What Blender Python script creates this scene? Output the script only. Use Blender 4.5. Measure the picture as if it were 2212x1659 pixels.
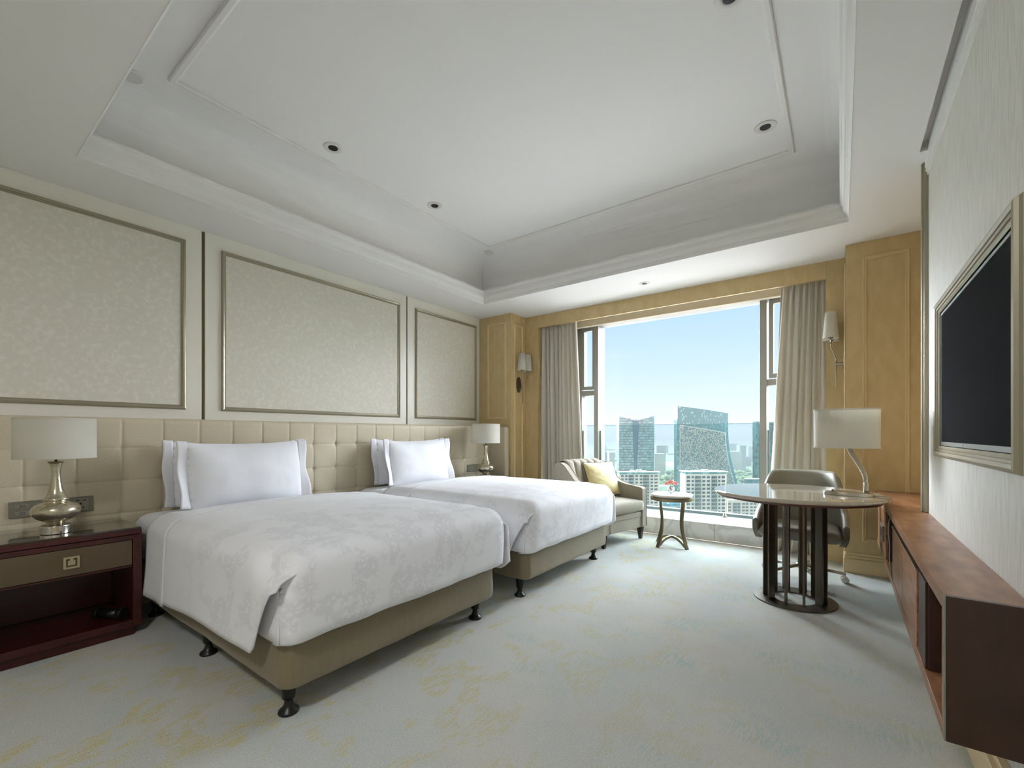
import bpy, bmesh, math, random
from mathutils import Vector, Matrix, noise
random.seed(7)
PI = math.pi
scene = bpy.context.scene
col = scene.collection
for o in list(bpy.data.objects): bpy.data.objects.remove(o, do_unlink=True)

# ---------------------------------------------------------------- camera
F = 961.8
TH = math.atan(710.0 / F)
FW = Vector((-math.sin(TH), math.cos(TH), 0)); RT = Vector((math.cos(TH), math.sin(TH), 0))
cam = bpy.data.cameras.new('camera'); camo = bpy.data.objects.new('camera', cam); col.objects.link(camo)
camo.location = (0, 0, 1.2); camo.rotation_euler = (PI / 2, 0, TH)
cam.sensor_fit = 'HORIZONTAL'; cam.sensor_width = 36; cam.lens = F / 2212 * 36
cam.shift_y = 108.5 / 2212; cam.clip_start = 0.05; cam.clip_end = 20000
scene.camera = camo
scene.view_settings.view_transform = 'Standard'; scene.view_settings.look = 'None'
scene.view_settings.gamma = 1; scene.view_settings.exposure = 1.0
scene.view_settings.use_curve_mapping = False

def lin(c):
    c = c / 255.0
    return c / 12.92 if c <= 0.04045 else ((c + 0.055) / 1.055) ** 2.4
def rgb(r, g, b): return (lin(r), lin(g), lin(b), 1)

# ---------------------------------------------------------------- sky
SKY_K = 9.8
w = bpy.data.worlds.new('sky'); scene.world = w; w.use_nodes = True
nt = w.node_tree; nt.nodes.clear()
def N(t, kind, **kw):
    n = t.nodes.new(kind)
    for k, v in kw.items(): setattr(n, k, v)
    return n
tc = N(nt, 'ShaderNodeTexCoord'); sx = N(nt, 'ShaderNodeSeparateXYZ'); nt.links.new(tc.outputs['Generated'], sx.inputs[0])
rp = N(nt, 'ShaderNodeValToRGB'); nt.links.new(sx.outputs['Z'], rp.inputs[0])
el = rp.color_ramp.elements
el[0].position = 0.0; el[0].color = rgb(214, 228, 234)
el[1].position = 1.0; el[1].color = rgb(240, 231, 226)
for p, c in ((0.05, (212, 229, 238)), (0.13, (196, 220, 236)), (0.27, (172, 206, 233)), (0.45, (240, 231, 226))):
    e = el.new(p); e.color = rgb(*c)
ns = N(nt, 'ShaderNodeTexNoise'); ns.inputs['Scale'].default_value = 2.2; ns.inputs['Detail'].default_value = 6
mp = N(nt, 'ShaderNodeMapping'); mp.inputs['Scale'].default_value = (1, 1, 7)
nt.links.new(tc.outputs['Generated'], mp.inputs[0]); nt.links.new(mp.outputs[0], ns.inputs['Vector'])
mr = N(nt, 'ShaderNodeMapRange'); mr.inputs[1].default_value = 0.55; mr.inputs[2].default_value = 0.8; mr.inputs[3].default_value = 0; mr.inputs[4].default_value = 0.35
nt.links.new(ns.outputs[0], mr.inputs[0])
mx = N(nt, 'ShaderNodeMixRGB'); mx.inputs[2].default_value = rgb(238, 246, 252)
nt.links.new(mr.outputs[0], mx.inputs[0]); nt.links.new(rp.outputs[0], mx.inputs[1])
# bright zone added to the upper sky, window side, to light the room
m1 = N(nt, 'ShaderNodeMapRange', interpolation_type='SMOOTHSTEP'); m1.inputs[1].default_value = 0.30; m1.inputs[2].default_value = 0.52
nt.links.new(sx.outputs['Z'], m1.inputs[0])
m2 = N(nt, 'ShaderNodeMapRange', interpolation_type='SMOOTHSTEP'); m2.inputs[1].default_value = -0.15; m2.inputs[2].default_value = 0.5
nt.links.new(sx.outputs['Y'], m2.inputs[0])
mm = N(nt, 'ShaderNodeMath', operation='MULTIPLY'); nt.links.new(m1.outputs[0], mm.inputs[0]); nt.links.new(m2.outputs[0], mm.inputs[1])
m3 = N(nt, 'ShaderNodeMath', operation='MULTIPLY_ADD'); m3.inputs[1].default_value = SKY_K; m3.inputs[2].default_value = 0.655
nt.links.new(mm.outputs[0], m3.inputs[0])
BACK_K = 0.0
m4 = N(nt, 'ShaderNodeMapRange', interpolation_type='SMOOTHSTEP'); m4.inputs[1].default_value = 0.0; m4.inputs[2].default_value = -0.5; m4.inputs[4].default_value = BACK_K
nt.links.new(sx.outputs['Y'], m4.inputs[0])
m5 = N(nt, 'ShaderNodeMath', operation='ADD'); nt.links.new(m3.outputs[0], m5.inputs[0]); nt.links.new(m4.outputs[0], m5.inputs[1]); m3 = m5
# added glow lobes right and left of the outlook, to brighten the room
for GLOW_K, az, ele, lo in ((15.3, 36, 23, 0.80), (53.0, -60, 17, 0.87)):
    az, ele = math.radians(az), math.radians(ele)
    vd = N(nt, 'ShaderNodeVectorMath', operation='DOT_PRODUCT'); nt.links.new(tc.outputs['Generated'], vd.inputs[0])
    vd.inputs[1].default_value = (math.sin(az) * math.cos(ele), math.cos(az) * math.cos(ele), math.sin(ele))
    m6 = N(nt, 'ShaderNodeMapRange', interpolation_type='SMOOTHSTEP'); m6.inputs[1].default_value = lo; m6.inputs[2].default_value = 0.99; m6.inputs[4].default_value = GLOW_K
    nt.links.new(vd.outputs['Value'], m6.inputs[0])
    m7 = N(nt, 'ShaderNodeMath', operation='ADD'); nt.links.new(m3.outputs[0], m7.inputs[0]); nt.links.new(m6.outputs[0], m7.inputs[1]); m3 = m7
bg = N(nt, 'ShaderNodeBackground'); gs = N(nt, 'ShaderNodeMath', operation='MULTIPLY_ADD', use_clamp=True); gs.inputs[1].default_value = 0.4; gs.inputs[2].default_value = -0.262; nt.links.new(m3.outputs[0], gs.inputs[0])
gm_ = N(nt, 'ShaderNodeMixRGB'); gm_.inputs[2].default_value = rgb(228, 232, 242); nt.links.new(gs.outputs[0], gm_.inputs[0]); nt.links.new(mx.outputs[0], gm_.inputs[1])
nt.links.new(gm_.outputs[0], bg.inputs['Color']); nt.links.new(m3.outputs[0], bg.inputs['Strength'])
wo = N(nt, 'ShaderNodeOutputWorld'); nt.links.new(bg.outputs[0], wo.inputs['Surface'])

# added fill light, unseen behind the camera, to brighten the near side
FILL_LAMPS = ((-0.6, -0.9, 20),)
for x, y, p in FILL_LAMPS:
    ld = bpy.data.lights.new('fill_lamp_light', 'AREA'); ld.shape = 'DISK'; ld.size = 0.40; ld.energy = p; ld.color = (1.0, 1.0, 1.0)
    lo_ = bpy.data.objects.new('fill_lamp_light', ld); col.objects.link(lo_); lo_.location = (x, y, 2.80)

# ---------------------------------------------------------------- materials
def mat(name, color, rough=0.5, metal=0.0, var=None, bump=None, coat=0, sheen=0, stretch=None, emis=None, spec=0.5, trans=0):
    """var=(scale, colour2, lo, hi)  bump=(scale, distance)"""
    m = bpy.data.materials.new(name); m.use_nodes = True; t = m.node_tree
    b = t.nodes['Principled BSDF']
    b.inputs['Base Color'].default_value = rgb(*color); b.inputs['Roughness'].default_value = rough
    b.inputs['Metallic'].default_value = metal; b.inputs['Specular IOR Level'].default_value = spec
    if coat: b.inputs['Coat Weight'].default_value = coat; b.inputs['Coat Roughness'].default_value = 0.08
    if sheen: b.inputs['Sheen Weight'].default_value = sheen
    if trans: b.inputs['Transmission Weight'].default_value = trans
    tcn = N(t, 'ShaderNodeTexCoord'); mpn = N(t, 'ShaderNodeMapping')
    t.links.new(tcn.outputs['Object'], mpn.inputs[0])
    if stretch: mpn.inputs['Scale'].default_value = stretch
    if var:
        n = N(t, 'ShaderNodeTexNoise'); n.inputs['Scale'].default_value = var[0]; n.inputs['Detail'].default_value = 5
        t.links.new(mpn.outputs[0], n.inputs['Vector'])
        r = N(t, 'ShaderNodeMapRange'); r.inputs[1].default_value = var[2]; r.inputs[2].default_value = var[3]
        t.links.new(n.outputs[0], r.inputs[0])
        x = N(t, 'ShaderNodeMixRGB'); x.inputs[1].default_value = rgb(*color); x.inputs[2].default_value = rgb(*var[1])
        t.links.new(r.outputs[0], x.inputs[0]); t.links.new(x.outputs[0], b.inputs['Base Color'])
    if bump:
        n2 = N(t, 'ShaderNodeTexNoise'); n2.inputs['Scale'].default_value = bump[0]; n2.inputs['Detail'].default_value = 3
        t.links.new(mpn.outputs[0], n2.inputs['Vector'])
        bp = N(t, 'ShaderNodeBump'); bp.inputs['Strength'].default_value = 1; bp.inputs['Distance'].default_value = bump[1]
        t.links.new(n2.outputs[0], bp.inputs['Height']); t.links.new(bp.outputs[0], b.inputs['Normal'])
    return m

M = {}
M['paint'] = mat('white ceiling paint', (242, 240, 237), 0.8)
M['crown'] = mat('white moulding paint', (236, 234, 230), 0.55)
M['lacquer'] = mat('cream lacquer', (238, 234, 221), 0.35)
M['wallpaper'] = mat('pearl wallpaper', (222, 217, 202), 0.5, var=(34, (231, 227, 214), 0.48, 0.66), bump=(40, 0.0006))
M['wallpaper2'] = mat('silver grasscloth', (230, 228, 220), 0.4, var=(16, (214, 211, 200), 0.40, 0.66), stretch=(1, 5, 0.5), bump=(40, 0.0008))
M['silver'] = mat('champagne silver moulding', (165, 158, 138), 0.32, 0.55)
M['brass'] = mat('dark brass strip', (120, 110, 80), 0.4, 0.4)
M['wood'] = mat('golden veneer', (212, 187, 138), 0.42, var=(5, (203, 177, 126), 0.35, 0.65), stretch=(3, 3, 1.2), coat=0.15)
M['woodtrim'] = mat('golden moulding', (222, 198, 150), 0.4, coat=0.15)
M['sheet'] = mat('white cotton sheet', (234, 234, 238), 0.75, sheen=0.15)
M['basefab'] = mat('olive beige valance fabric', (128, 116, 90), 0.6, var=(90, (124, 112, 86), 0.4, 0.6), stretch=(1, 1, 0.08), sheen=0.2)
M['leather'] = mat('beige faux leather', (204, 192, 166), 0.5, var=(120, (198, 186, 160), 0.4, 0.6), bump=(500, 0.0002))
M['black'] = mat('black plastic', (22, 22, 22), 0.35)
M['mahog'] = mat('mahogany', (74, 20, 18), 0.35, var=(9, (48, 12, 11), 0.35, 0.7), stretch=(4, 1, 12), coat=0.2)
M['glasstop'] = mat('smoked glass top', (38, 26, 20), 0.04, spec=0.7, coat=1.0)
M['bronzefab'] = mat('bronze leather', (98, 84, 62), 0.45)
M['chrome'] = mat('polished steel', (205, 200, 192), 0.14, 1.0)
M['nickel'] = mat('brushed nickel', (178, 170, 156), 0.28, 1.0)
M['bronze'] = mat('brushed bronze', (132, 121, 98), 0.34, 1.0)
M['dkbronze'] = mat('dark brushed bronze', (108, 99, 88), 0.35, 1.0)
M['shade'] = mat('white lamp shade fabric', (238, 235, 226), 0.8, sheen=0.1)
M['plate'] = mat('grey switch plate', (128, 124, 110), 0.4, 0.3)
M['plate2'] = mat('grey switch button', (140, 136, 122), 0.4, 0.2)
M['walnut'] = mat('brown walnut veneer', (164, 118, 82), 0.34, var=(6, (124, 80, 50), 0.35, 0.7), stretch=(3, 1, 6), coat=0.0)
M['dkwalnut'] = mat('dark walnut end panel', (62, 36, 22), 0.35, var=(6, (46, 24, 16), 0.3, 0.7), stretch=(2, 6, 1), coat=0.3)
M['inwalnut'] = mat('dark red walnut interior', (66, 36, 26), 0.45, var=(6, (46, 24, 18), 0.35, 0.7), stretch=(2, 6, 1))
M['screen'] = mat('tv screen', (52, 52, 54), 0.7, spec=0.0)
M['tvbezel'] = mat('tv bezel', (170, 176, 178), 0.3, 0.5)
M['armfab'] = mat('taupe armchair weave', (158, 149, 131), 0.85, var=(260, (140, 131, 114), 0.4, 0.6), bump=(500, 0.0006), sheen=0.2)
M['gold'] = mat('pale gold satin', (212, 198, 146), 0.38, var=(6, (196, 180, 126), 0.35, 0.65), sheen=0.4)
M['cord'] = mat('navy piping', (60, 56, 60), 0.6)
M['espresso'] = mat('espresso wood', (36, 24, 20), 0.3)
M['chleather'] = mat('grey green leather', (150, 148, 134), 0.42, bump=(300, 0.0002))
def translucent(m, amt, color):
    t = m.node_tree; b = t.nodes['Principled BSDF']; o = t.nodes['Material Output']
    tr = N(t, 'ShaderNodeBsdfTranslucent'); tr.inputs[0].default_value = rgb(*color)
    mxs = N(t, 'ShaderNodeMixShader'); mxs.inputs[0].default_value = amt
    t.links.new(b.outputs[0], mxs.inputs[1]); t.links.new(tr.outputs[0], mxs.inputs[2]); t.links.new(mxs.outputs[0], o.inputs['Surface'])
translucent(M['shade'], 0.45, (240, 236, 222))
M['curtain'] = mat('taupe curtain weave', (224, 217, 202), 0.85, var=(200, (216, 208, 192), 0.42, 0.58), sheen=0.2)
translucent(M['curtain'], 0.24, (214, 211, 204))
M['frame'] = mat('grey window aluminium', (140, 140, 136), 0.45, 0.1)
M['framedk'] = mat('dark window aluminium', (70, 72, 70), 0.4, 0.3)
M['pelmet'] = mat('beige blind cassette', (172, 162, 140), 0.6)
M['rose'] = mat('pink rose petal', (240, 156, 148), 0.6, var=(60, (246, 180, 168), 0.4, 0.6))
M['leaf'] = mat('green stem', (70, 100, 50), 0.6)
M['petal'] = mat('white petal', (240, 240, 242), 0.6)
M['plastic'] = mat('white detector plastic', (225, 222, 216), 0.5)
M['hole'] = mat('black downlight aperture', (5, 5, 5), 0.6)
M['red'] = mat('dark red edge', (90, 40, 30), 0.4)

def marble(name, c1, c2, scale, rough=0.08):
    m = bpy.data.materials.new(name); m.use_nodes = True; t = m.node_tree; b = t.nodes['Principled BSDF']
    tcn = N(t, 'ShaderNodeTexCoord'); n = N(t, 'ShaderNodeTexNoise'); n.inputs['Scale'].default_value = scale; n.inputs['Detail'].default_value = 8
    n.inputs['Distortion'].default_value = 1.6
    t.links.new(tcn.outputs['Object'], n.inputs['Vector'])
    r = N(t, 'ShaderNodeValToRGB'); r.color_ramp.elements[0].position = 0.44; r.color_ramp.elements[1].position = 0.56
    r.color_ramp.elements[0].color = rgb(*c1); r.color_ramp.elements[1].color = rgb(*c1)
    e = r.color_ramp.elements.new(0.5); e.color = rgb(*c2)
    t.links.new(n.outputs[0], r.inputs[0]); t.links.new(r.outputs[0], b.inputs['Base Color']); b.inputs['Roughness'].default_value = rough
    return m
M['marble'] = marble('white veined marble', (230, 228, 224), (206, 203, 198), 1.6, 0.15)
M['desktop'] = mat('beige travertine marble', (196, 184, 166), 0.05, var=(5, (172, 160, 142), 0.35, 0.65), stretch=(1, 6, 1), coat=0.6)
M['sidetop'] = mat('cream stone top', (226, 216, 204), 0.06, coat=0.5)

def damask():
    m = mat('white damask duvet cotton', (228, 228, 231), 0.7, sheen=0.15)
    t = m.node_tree; b = t.nodes['Principled BSDF']
    tcn = N(t, 'ShaderNodeTexCoord'); n = N(t, 'ShaderNodeTexNoise'); n.inputs['Scale'].default_value = 16; n.inputs['Detail'].default_value = 1.5
    t.links.new(tcn.outputs['Object'], n.inputs['Vector'])
    ad = N(t, 'ShaderNodeMixRGB', blend_type='ADD'); ad.inputs[0].default_value = 0.08
    t.links.new(tcn.outputs['Object'], ad.inputs[1]); t.links.new(n.outputs['Color'], ad.inputs[2])
    v = N(t, 'ShaderNodeTexVoronoi'); v.inputs['Scale'].default_value = 40; t.links.new(ad.outputs[0], v.inputs['Vector'])
    r = N(t, 'ShaderNodeMapRange'); r.inputs[1].default_value = 0.36; r.inputs[2].default_value = 0.40
    t.links.new(v.outputs['Distance'], r.inputs[0])
    n2 = N(t, 'ShaderNodeTexNoise'); n2.inputs['Scale'].default_value = 7; t.links.new(tcn.outputs['Object'], n2.inputs['Vector'])
    r2 = N(t, 'ShaderNodeMapRange'); r2.inputs[1].default_value = 0.46; r2.inputs[2].default_value = 0.53; t.links.new(n2.outputs[0], r2.inputs[0])
    sp = N(t, 'ShaderNodeSeparateXYZ'); t.links.new(tcn.outputs['Object'], sp.inputs[0])
    r3 = N(t, 'ShaderNodeMapRange'); r3.inputs[1].default_value = -1.05; r3.inputs[2].default_value = -0.55; t.links.new(sp.outputs['X'], r3.inputs[0])
    mA = N(t, 'ShaderNodeMath', operation='MULTIPLY'); t.links.new(r.outputs[0], mA.inputs[0]); t.links.new(r2.outputs[0], mA.inputs[1])
    mB = N(t, 'ShaderNodeMath', operation='MULTIPLY'); t.links.new(mA.outputs[0], mB.inputs[0]); t.links.new(r3.outputs[0], mB.inputs[1])
    x = N(t, 'ShaderNodeMixRGB'); x.inputs[1].default_value = rgb(240, 240, 244); x.inputs[2].default_value = rgb(230, 230, 235)
    t.links.new(mB.outputs[0], x.inputs[0]); t.links.new(x.outputs[0], b.inputs['Base Color'])
    return m
M['duvet'] = damask()

def carpet():
    m = bpy.data.materials.new('patterned carpet'); m.use_nodes = True; t = m.node_tree; b = t.nodes['Principled BSDF']
    b.inputs['Roughness'].default_value = 0.95; b.inputs['Specular IOR Level'].default_value = 0.1; b.inputs['Sheen Weight'].default_value = 0.25
    tcn = N(t, 'ShaderNodeTexCoord')
    def noise_(scale, detail, stretch=(1, 1, 1), rotz=0, dist=0):
        mpn = N(t, 'ShaderNodeMapping'); mpn.inputs['Scale'].default_value = stretch; mpn.inputs['Rotation'].default_value = (0, 0, rotz)
        t.links.new(tcn.outputs['Object'], mpn.inputs[0])
        n = N(t, 'ShaderNodeTexNoise'); n.inputs['Scale'].default_value = scale; n.inputs['Detail'].default_value = detail; n.inputs['Distortion'].default_value = dist
        t.links.new(mpn.outputs[0], n.inputs['Vector']); return n.outputs[0]
    def rng(s, a, c):
        r = N(t, 'ShaderNodeMapRange'); r.inputs[1].default_value = a; r.inputs[2].default_value = c; t.links.new(s, r.inputs[0]); return r.outputs[0]
    def mix(f, a, c):
        x = N(t, 'ShaderNodeMixRGB')
        t.links.new(f, x.inputs[0])
        if isinstance(a, tuple): x.inputs[1].default_value = a
        else: t.links.new(a, x.inputs[1])
        x.inputs[2].default_value = c; return x.outputs[0]
    def mul(a, c):
        x = N(t, 'ShaderNodeMath', operation='MULTIPLY'); t.links.new(a, x.inputs[0]); t.links.new(c, x.inputs[1]); return x.outputs[0]
    dash = rng(noise_(30, 1, (2.6, 0.42, 1), 0.25), 0.46, 0.52)
    c = mix(rng(noise_(1.7, 3), 0.40, 0.62), rgb(194, 192, 184), rgb(180, 187, 184))
    c = mix(mul(rng(noise_(2.6, 2, (0.8, 1.3, 1)), 0.55, 0.68), dash), c, rgb(158, 182, 178))
    spx = N(t, 'ShaderNodeSeparateXYZ'); t.links.new(tcn.outputs['Object'], spx.inputs[0])
    fd = N(t, 'ShaderNodeMapRange'); fd.inputs[1].default_value = -1.9; fd.inputs[2].default_value = -0.7; fd.inputs[3].default_value = 1.0; fd.inputs[4].default_value = 0.35; t.links.new(spx.outputs['X'], fd.inputs[0])
    c = mix(mul(mul(rng(noise_(3.2, 2, (1.2, 0.9, 1), 0.5, 1.5), 0.535, 0.575), dash), fd.outputs[0]), c, rgb(186, 174, 98))
    c = mix(rng(noise_(2.1, 3), 0.56, 0.75), c, rgb(188, 179, 165))
    c = mix(rng(noise_(170, 3), 0.35, 0.75), c, rgb(212, 210, 202))
    t.links.new(c, b.inputs['Base Color'])
    bp = N(t, 'ShaderNodeBump'); bp.inputs['Distance'].default_value = 0.004; bp.inputs['Strength'].default_value = 1
    t.links.new(noise_(260, 2), bp.inputs['Height']); t.links.new(bp.outputs[0], b.inputs['Normal'])
    return m
M['carpet'] = carpet()

def thin_glass(name, tint, refl=0.06):
    m = bpy.data.materials.new(name); m.use_nodes = True; t = m.node_tree; t.nodes.clear()
    tr = N(t, 'ShaderNodeBsdfTransparent'); tr.inputs[0].default_value = rgb(*tint)
    gl = N(t, 'ShaderNodeBsdfGlossy'); gl.inputs['Roughness'].default_value = 0.02
    lw = N(t, 'ShaderNodeFresnel'); lw.inputs[0].default_value = 1.35
    mu = N(t, 'ShaderNodeMath', operation='MULTIPLY'); mu.inputs[1].default_value = refl * 10; t.links.new(lw.outputs[0], mu.inputs[0])
    mxs = N(t, 'ShaderNodeMixShader'); t.links.new(mu.outputs[0], mxs.inputs[0]); t.links.new(tr.outputs[0], mxs.inputs[1]); t.links.new(gl.outputs[0], mxs.inputs[2])
    o = N(t, 'ShaderNodeOutputMaterial'); t.links.new(mxs.outputs[0], o.inputs['Surface'])
    return m
M['pane'] = thin_glass('window glass', (250, 252, 252), 0.04)
M['balglass'] = thin_glass('tinted balustrade glass', (233, 242, 243), 0.05)
M['baledge'] = mat('green glass edge', (150, 185, 182), 0.2)

def mercury():
    m = bpy.data.materials.new('speckled mercury glass'); m.use_nodes = True; t = m.node_tree; b = t.nodes['Principled BSDF']
    tcn = N(t, 'ShaderNodeTexCoord'); n = N(t, 'ShaderNodeTexNoise'); n.inputs['Scale'].default_value = 420; n.inputs['Detail'].default_value = 3
    t.links.new(tcn.outputs['Object'], n.inputs['Vector'])
    r = N(t, 'ShaderNodeMapRange'); r.inputs[1].default_value = 0.36; r.inputs[2].default_value = 0.62; t.links.new(n.outputs[0], r.inputs[0])
    x = N(t, 'ShaderNodeMixRGB'); x.inputs[1].default_value = rgb(150, 136, 104); x.inputs[2].default_value = rgb(222, 216, 196)
    t.links.new(r.outputs[0], x.inputs[0]); t.links.new(x.outputs[0], b.inputs['Base Color'])
    b.inputs['Metallic'].default_value = 0.85; b.inputs['Roughness'].default_value = 0.22
    b.inputs['Coat Weight'].default_value = 1; b.inputs['Coat Roughness'].default_value = 0.03
    return m
M['mercury'] = mercury()

# ---------------------------------------------------------------- mesh builder
class B:
    def __init__(s): s.bm = bmesh.new()
    def quad(s, pts):
        try: return s.bm.faces.new([s.bm.verts.new(p) for p in pts])
        except ValueError: return None
    def hexa(s, p):
        v = [s.bm.verts.new(q) for q in p]
        for f in ((0, 3, 2, 1), (4, 5, 6, 7), (0, 1, 5, 4), (1, 2, 6, 5), (2, 3, 7, 6), (3, 0, 4, 7)): s.bm.faces.new([v[i] for i in f])
    def box(s, x0, x1, y0, y1, z0, z1, mtx=None):
        p = [Vector(q) for q in ((x0, y0, z0), (x1, y0, z0), (x1, y1, z0), (x0, y1, z0), (x0, y0, z1), (x1, y0, z1), (x1, y1, z1), (x0, y1, z1))]
        if mtx: p = [mtx @ q for q in p]
        s.hexa(p); return s
    def rings(s, rings, close=True, cap0=True, cap1=True):
        vs = [[s.bm.verts.new(p) for p in r] for r in rings]
        n = len(rings[0])
        for a, c in zip(vs, vs[1:]):
            for i in range(n if close else n - 1):
                j = (i + 1) % n
                s.bm.faces.new((a[i], a[j], c[j], c[i]))
        if cap0 and close: s.bm.faces.new(list(reversed(vs[0])))
        if cap1 and close: s.bm.faces.new(vs[-1])
        return vs
    def lathe(s, prof, c=(0, 0, 0), n=40, sx=1, sy=1):
        rs = [[(c[0] + r * sx * math.cos(2 * PI * i / n), c[1] + r * sy * math.sin(2 * PI * i / n), c[2] + z) for i in range(n)] for r, z in prof]
        s.rings(rs); return s
    def cyl(s, p0, p1, r, n=16, r2=None):
        return s.tube([p0, p1], r, n, r2)
    def tube(s, pts, r, n=12, r2=None, flat=1.0):
        pts = [Vector(p) for p in pts]; rs = []
        up = Vector((0, 0, 1))
        for i, p in enumerate(pts):
            d = (pts[min(i + 1, len(pts) - 1)] - pts[max(i - 1, 0)]).normalized()
            a = d.cross(up)
            if a.length < 0.05: a = d.cross(Vector((0, 1, 0)))
            a.normalize(); b2 = a.cross(d).normalized()
            rr = r if r2 is None else r + (r2 - r) * i / (len(pts) - 1)
            rs.append([p + a * rr * math.cos(2 * PI * k / n) + b2 * rr * flat * math.sin(2 * PI * k / n) for k in range(n)])
        s.rings(rs); return s
    def prism(s, poly, z0, z1):
        s.rings([[(x, y, z0) for x, y in poly], [(x, y, z1) for x, y in poly]]); return s
    def sheet(s, fn, nu, nv, wrapu=False):
        vs = [[s.bm.verts.new(fn(i / nu, j / nv)) for j in range(nv + 1)] for i in range(nu + (0 if wrapu else 1))]
        nn = len(vs)
        for i in range(nu):
            a = vs[i]; c = vs[(i + 1) % nn]
            for j in range(nv): s.bm.faces.new((a[j], c[j], c[j + 1], a[j + 1]))
        return s
    def frame(s, O, U, V, Nn, u0, u1, v0, v1, prof):
        """mitred rectangular moulding; prof = [(outward offset, height along normal)...] closed loop"""
        O, U, V, Nn = map(Vector, (O, U, V, Nn)); rs = []
        for cu, cv, su, sv in ((u0, v0, -1, -1), (u1, v0, 1, -1), (u1, v1, 1, 1), (u0, v1, -1, 1)):
            rs.append([O + U * (cu + su * o) + V * (cv + sv * o) + Nn * h for o, h in prof])
        rs.append(rs[0])
        vs = [[s.bm.verts.new(p) for p in r] for r in rs[:4]]; n = len(prof)
        for k in range(4):
            a = vs[k]; c = vs[(k + 1) % 4]
            for i in range(n):
                j = (i + 1) % n; s.bm.faces.new((a[i], a[j], c[j], c[i]))
        return s
    def done(s, name, m, parent=None, smooth=False, bevel=0, segs=2, subsurf=0, solid=0):
        me = bpy.data.meshes.new(name)
        if smooth: bmesh.ops.remove_doubles(s.bm, verts=s.bm.verts, dist=1e-6)
        bmesh.ops.recalc_face_normals(s.bm, faces=s.bm.faces)
        s.bm.to_mesh(me); s.bm.free()
        if smooth:
            for p in me.polygons: p.use_smooth = True
        me.materials.append(M[m] if isinstance(m, str) else m)
        o = bpy.data.objects.new(name, me); col.objects.link(o)
        if parent: o.parent = parent
        if solid:
            md = o.modifiers.new('solid', 'SOLIDIFY'); md.thickness = solid; md.offset = 0
        if bevel:
            md = o.modifiers.new('bevel', 'BEVEL'); md.width = bevel; md.segments = segs; md.limit_method = 'ANGLE'; md.angle_limit = 0.6
            for p in me.polygons: p.use_smooth = True
            md.harden_normals = True
        if subsurf:
            md = o.modifiers.new('sub', 'SUBSURF'); md.levels = subsurf; md.render_levels = subsurf
        return o
def box(name, m, x0, x1, y0, y1, z0, z1, parent=None, bevel=0, segs=2):
    return B().box(x0, x1, y0, y1, z0, z1).done(name, m, parent, bevel=bevel, segs=segs)
def thing(name, label, cat, loc=(0, 0, 0), rotz=0, group=None):
    o = bpy.data.objects.new(name, None); col.objects.link(o); o.empty_display_size = 0.1
    o.location = loc; o.rotation_euler = (0, 0, rotz); o['label'] = label; o['category'] = cat
    if group: o['group'] = group
    return o
def tag(o, label, cat, group=None):
    o['label'] = label; o['category'] = cat
    if group: o['group'] = group
    return o
def struct(o): o['kind'] = 'structure'; return o
def dup(root, loc, rotz, label, group=None, scale=None):
    r = root.copy(); col.objects.link(r); r.location = loc; r.rotation_euler = (0, 0, rotz); r['label'] = label
    if group: r['group'] = group
    if scale: r.scale = scale
    def rec(src, dst):
        for ch in [q for q in bpy.data.objects if q.parent == src and q.name in col.objects]:
            c = ch.copy(); col.objects.link(c); c.parent = dst; rec(ch, c)
    rec(root, r)
    return r
def sm(x, a, b):
    t = max(0.0, min(1.0, (x - a) / (b - a))); return t * t * (3 - 2 * t)
def nz(x, y, z=0.0): return noise.noise(Vector((x, y, z)))

# ================================================================ room shell
CZ = 2.85; UZ = 3.36
XL = -4.165; XR = 0.426; YB = -3.0; YW = 5.195; YP = 4.86
struct(box('floor', 'carpet', XL - 0.1, 1.2, YB, 5.34, -0.1, 0.0))
# ceiling: dropped border, tray and upper plane
TX0, TX1, TY0, TY1 = -3.645, 0.05, 0.59, 4.33
b = B()
for x0, x1, y0, y1 in ((XL - 0.1, TX0, YB, 5.9), (TX0, TX1, YB, TY0), (TX0, TX1, TY1, 5.9), (TX1, 0.372, YB, 5.9),
                       (0.372, 0.408, 3.515, 5.9), (0.408, 1.2, YB, 5.9)):
    b.box(x0, x1, y0, y1, CZ, CZ + 0.02)
b.box(0.36, 0.42, YB, 3.53, CZ + 0.06, CZ + 0.08); b.box(0.36, 0.372, YB, 3.53, CZ + 0.019, CZ + 0.06); b.box(0.408, 0.42, YB, 3.53, CZ + 0.019, CZ + 0.06); b.box(0.37, 0.41, 3.515, 3.53, CZ + 0.019, CZ + 0.06)
# tray wall + cove + upper ceiling
prof = [(0.06, CZ + 0.02), (0.06, 3.16)] + [(0.06 - 0.2 * math.sin(a) ** 2 * 0 - 0.2 * (1 - math.cos(a)), 3.16 + 0.2 * math.sin(a)) for a in [PI / 2 * k / 8 for k in range(1, 9)]]
prof = prof + [(-0.3, UZ), (-0.3, UZ + 0.03), (0.1, UZ + 0.03), (0.1, CZ + 0.02)]
b.frame((0, 0, 0), (1, 0, 0), (0, 1, 0), (0, 0, 1), TX0, TX1, TY0, TY1, prof)
b.box(TX0 + 0.25, TX1 - 0.25, TY0 + 0.25, TY1 - 0.25, UZ + 0.001, UZ + 0.03)
ceil = struct(b.done('ceiling', 'paint'))
struct(box('wall_back', 'lacquer', XL - 0.1, 1.2, YB - 0.1, YB, 0, 3.4)); struct(box('wall_right_end', 'lacquer', 1.2, 1.3, YB, 5.9, 0, CZ))
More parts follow.
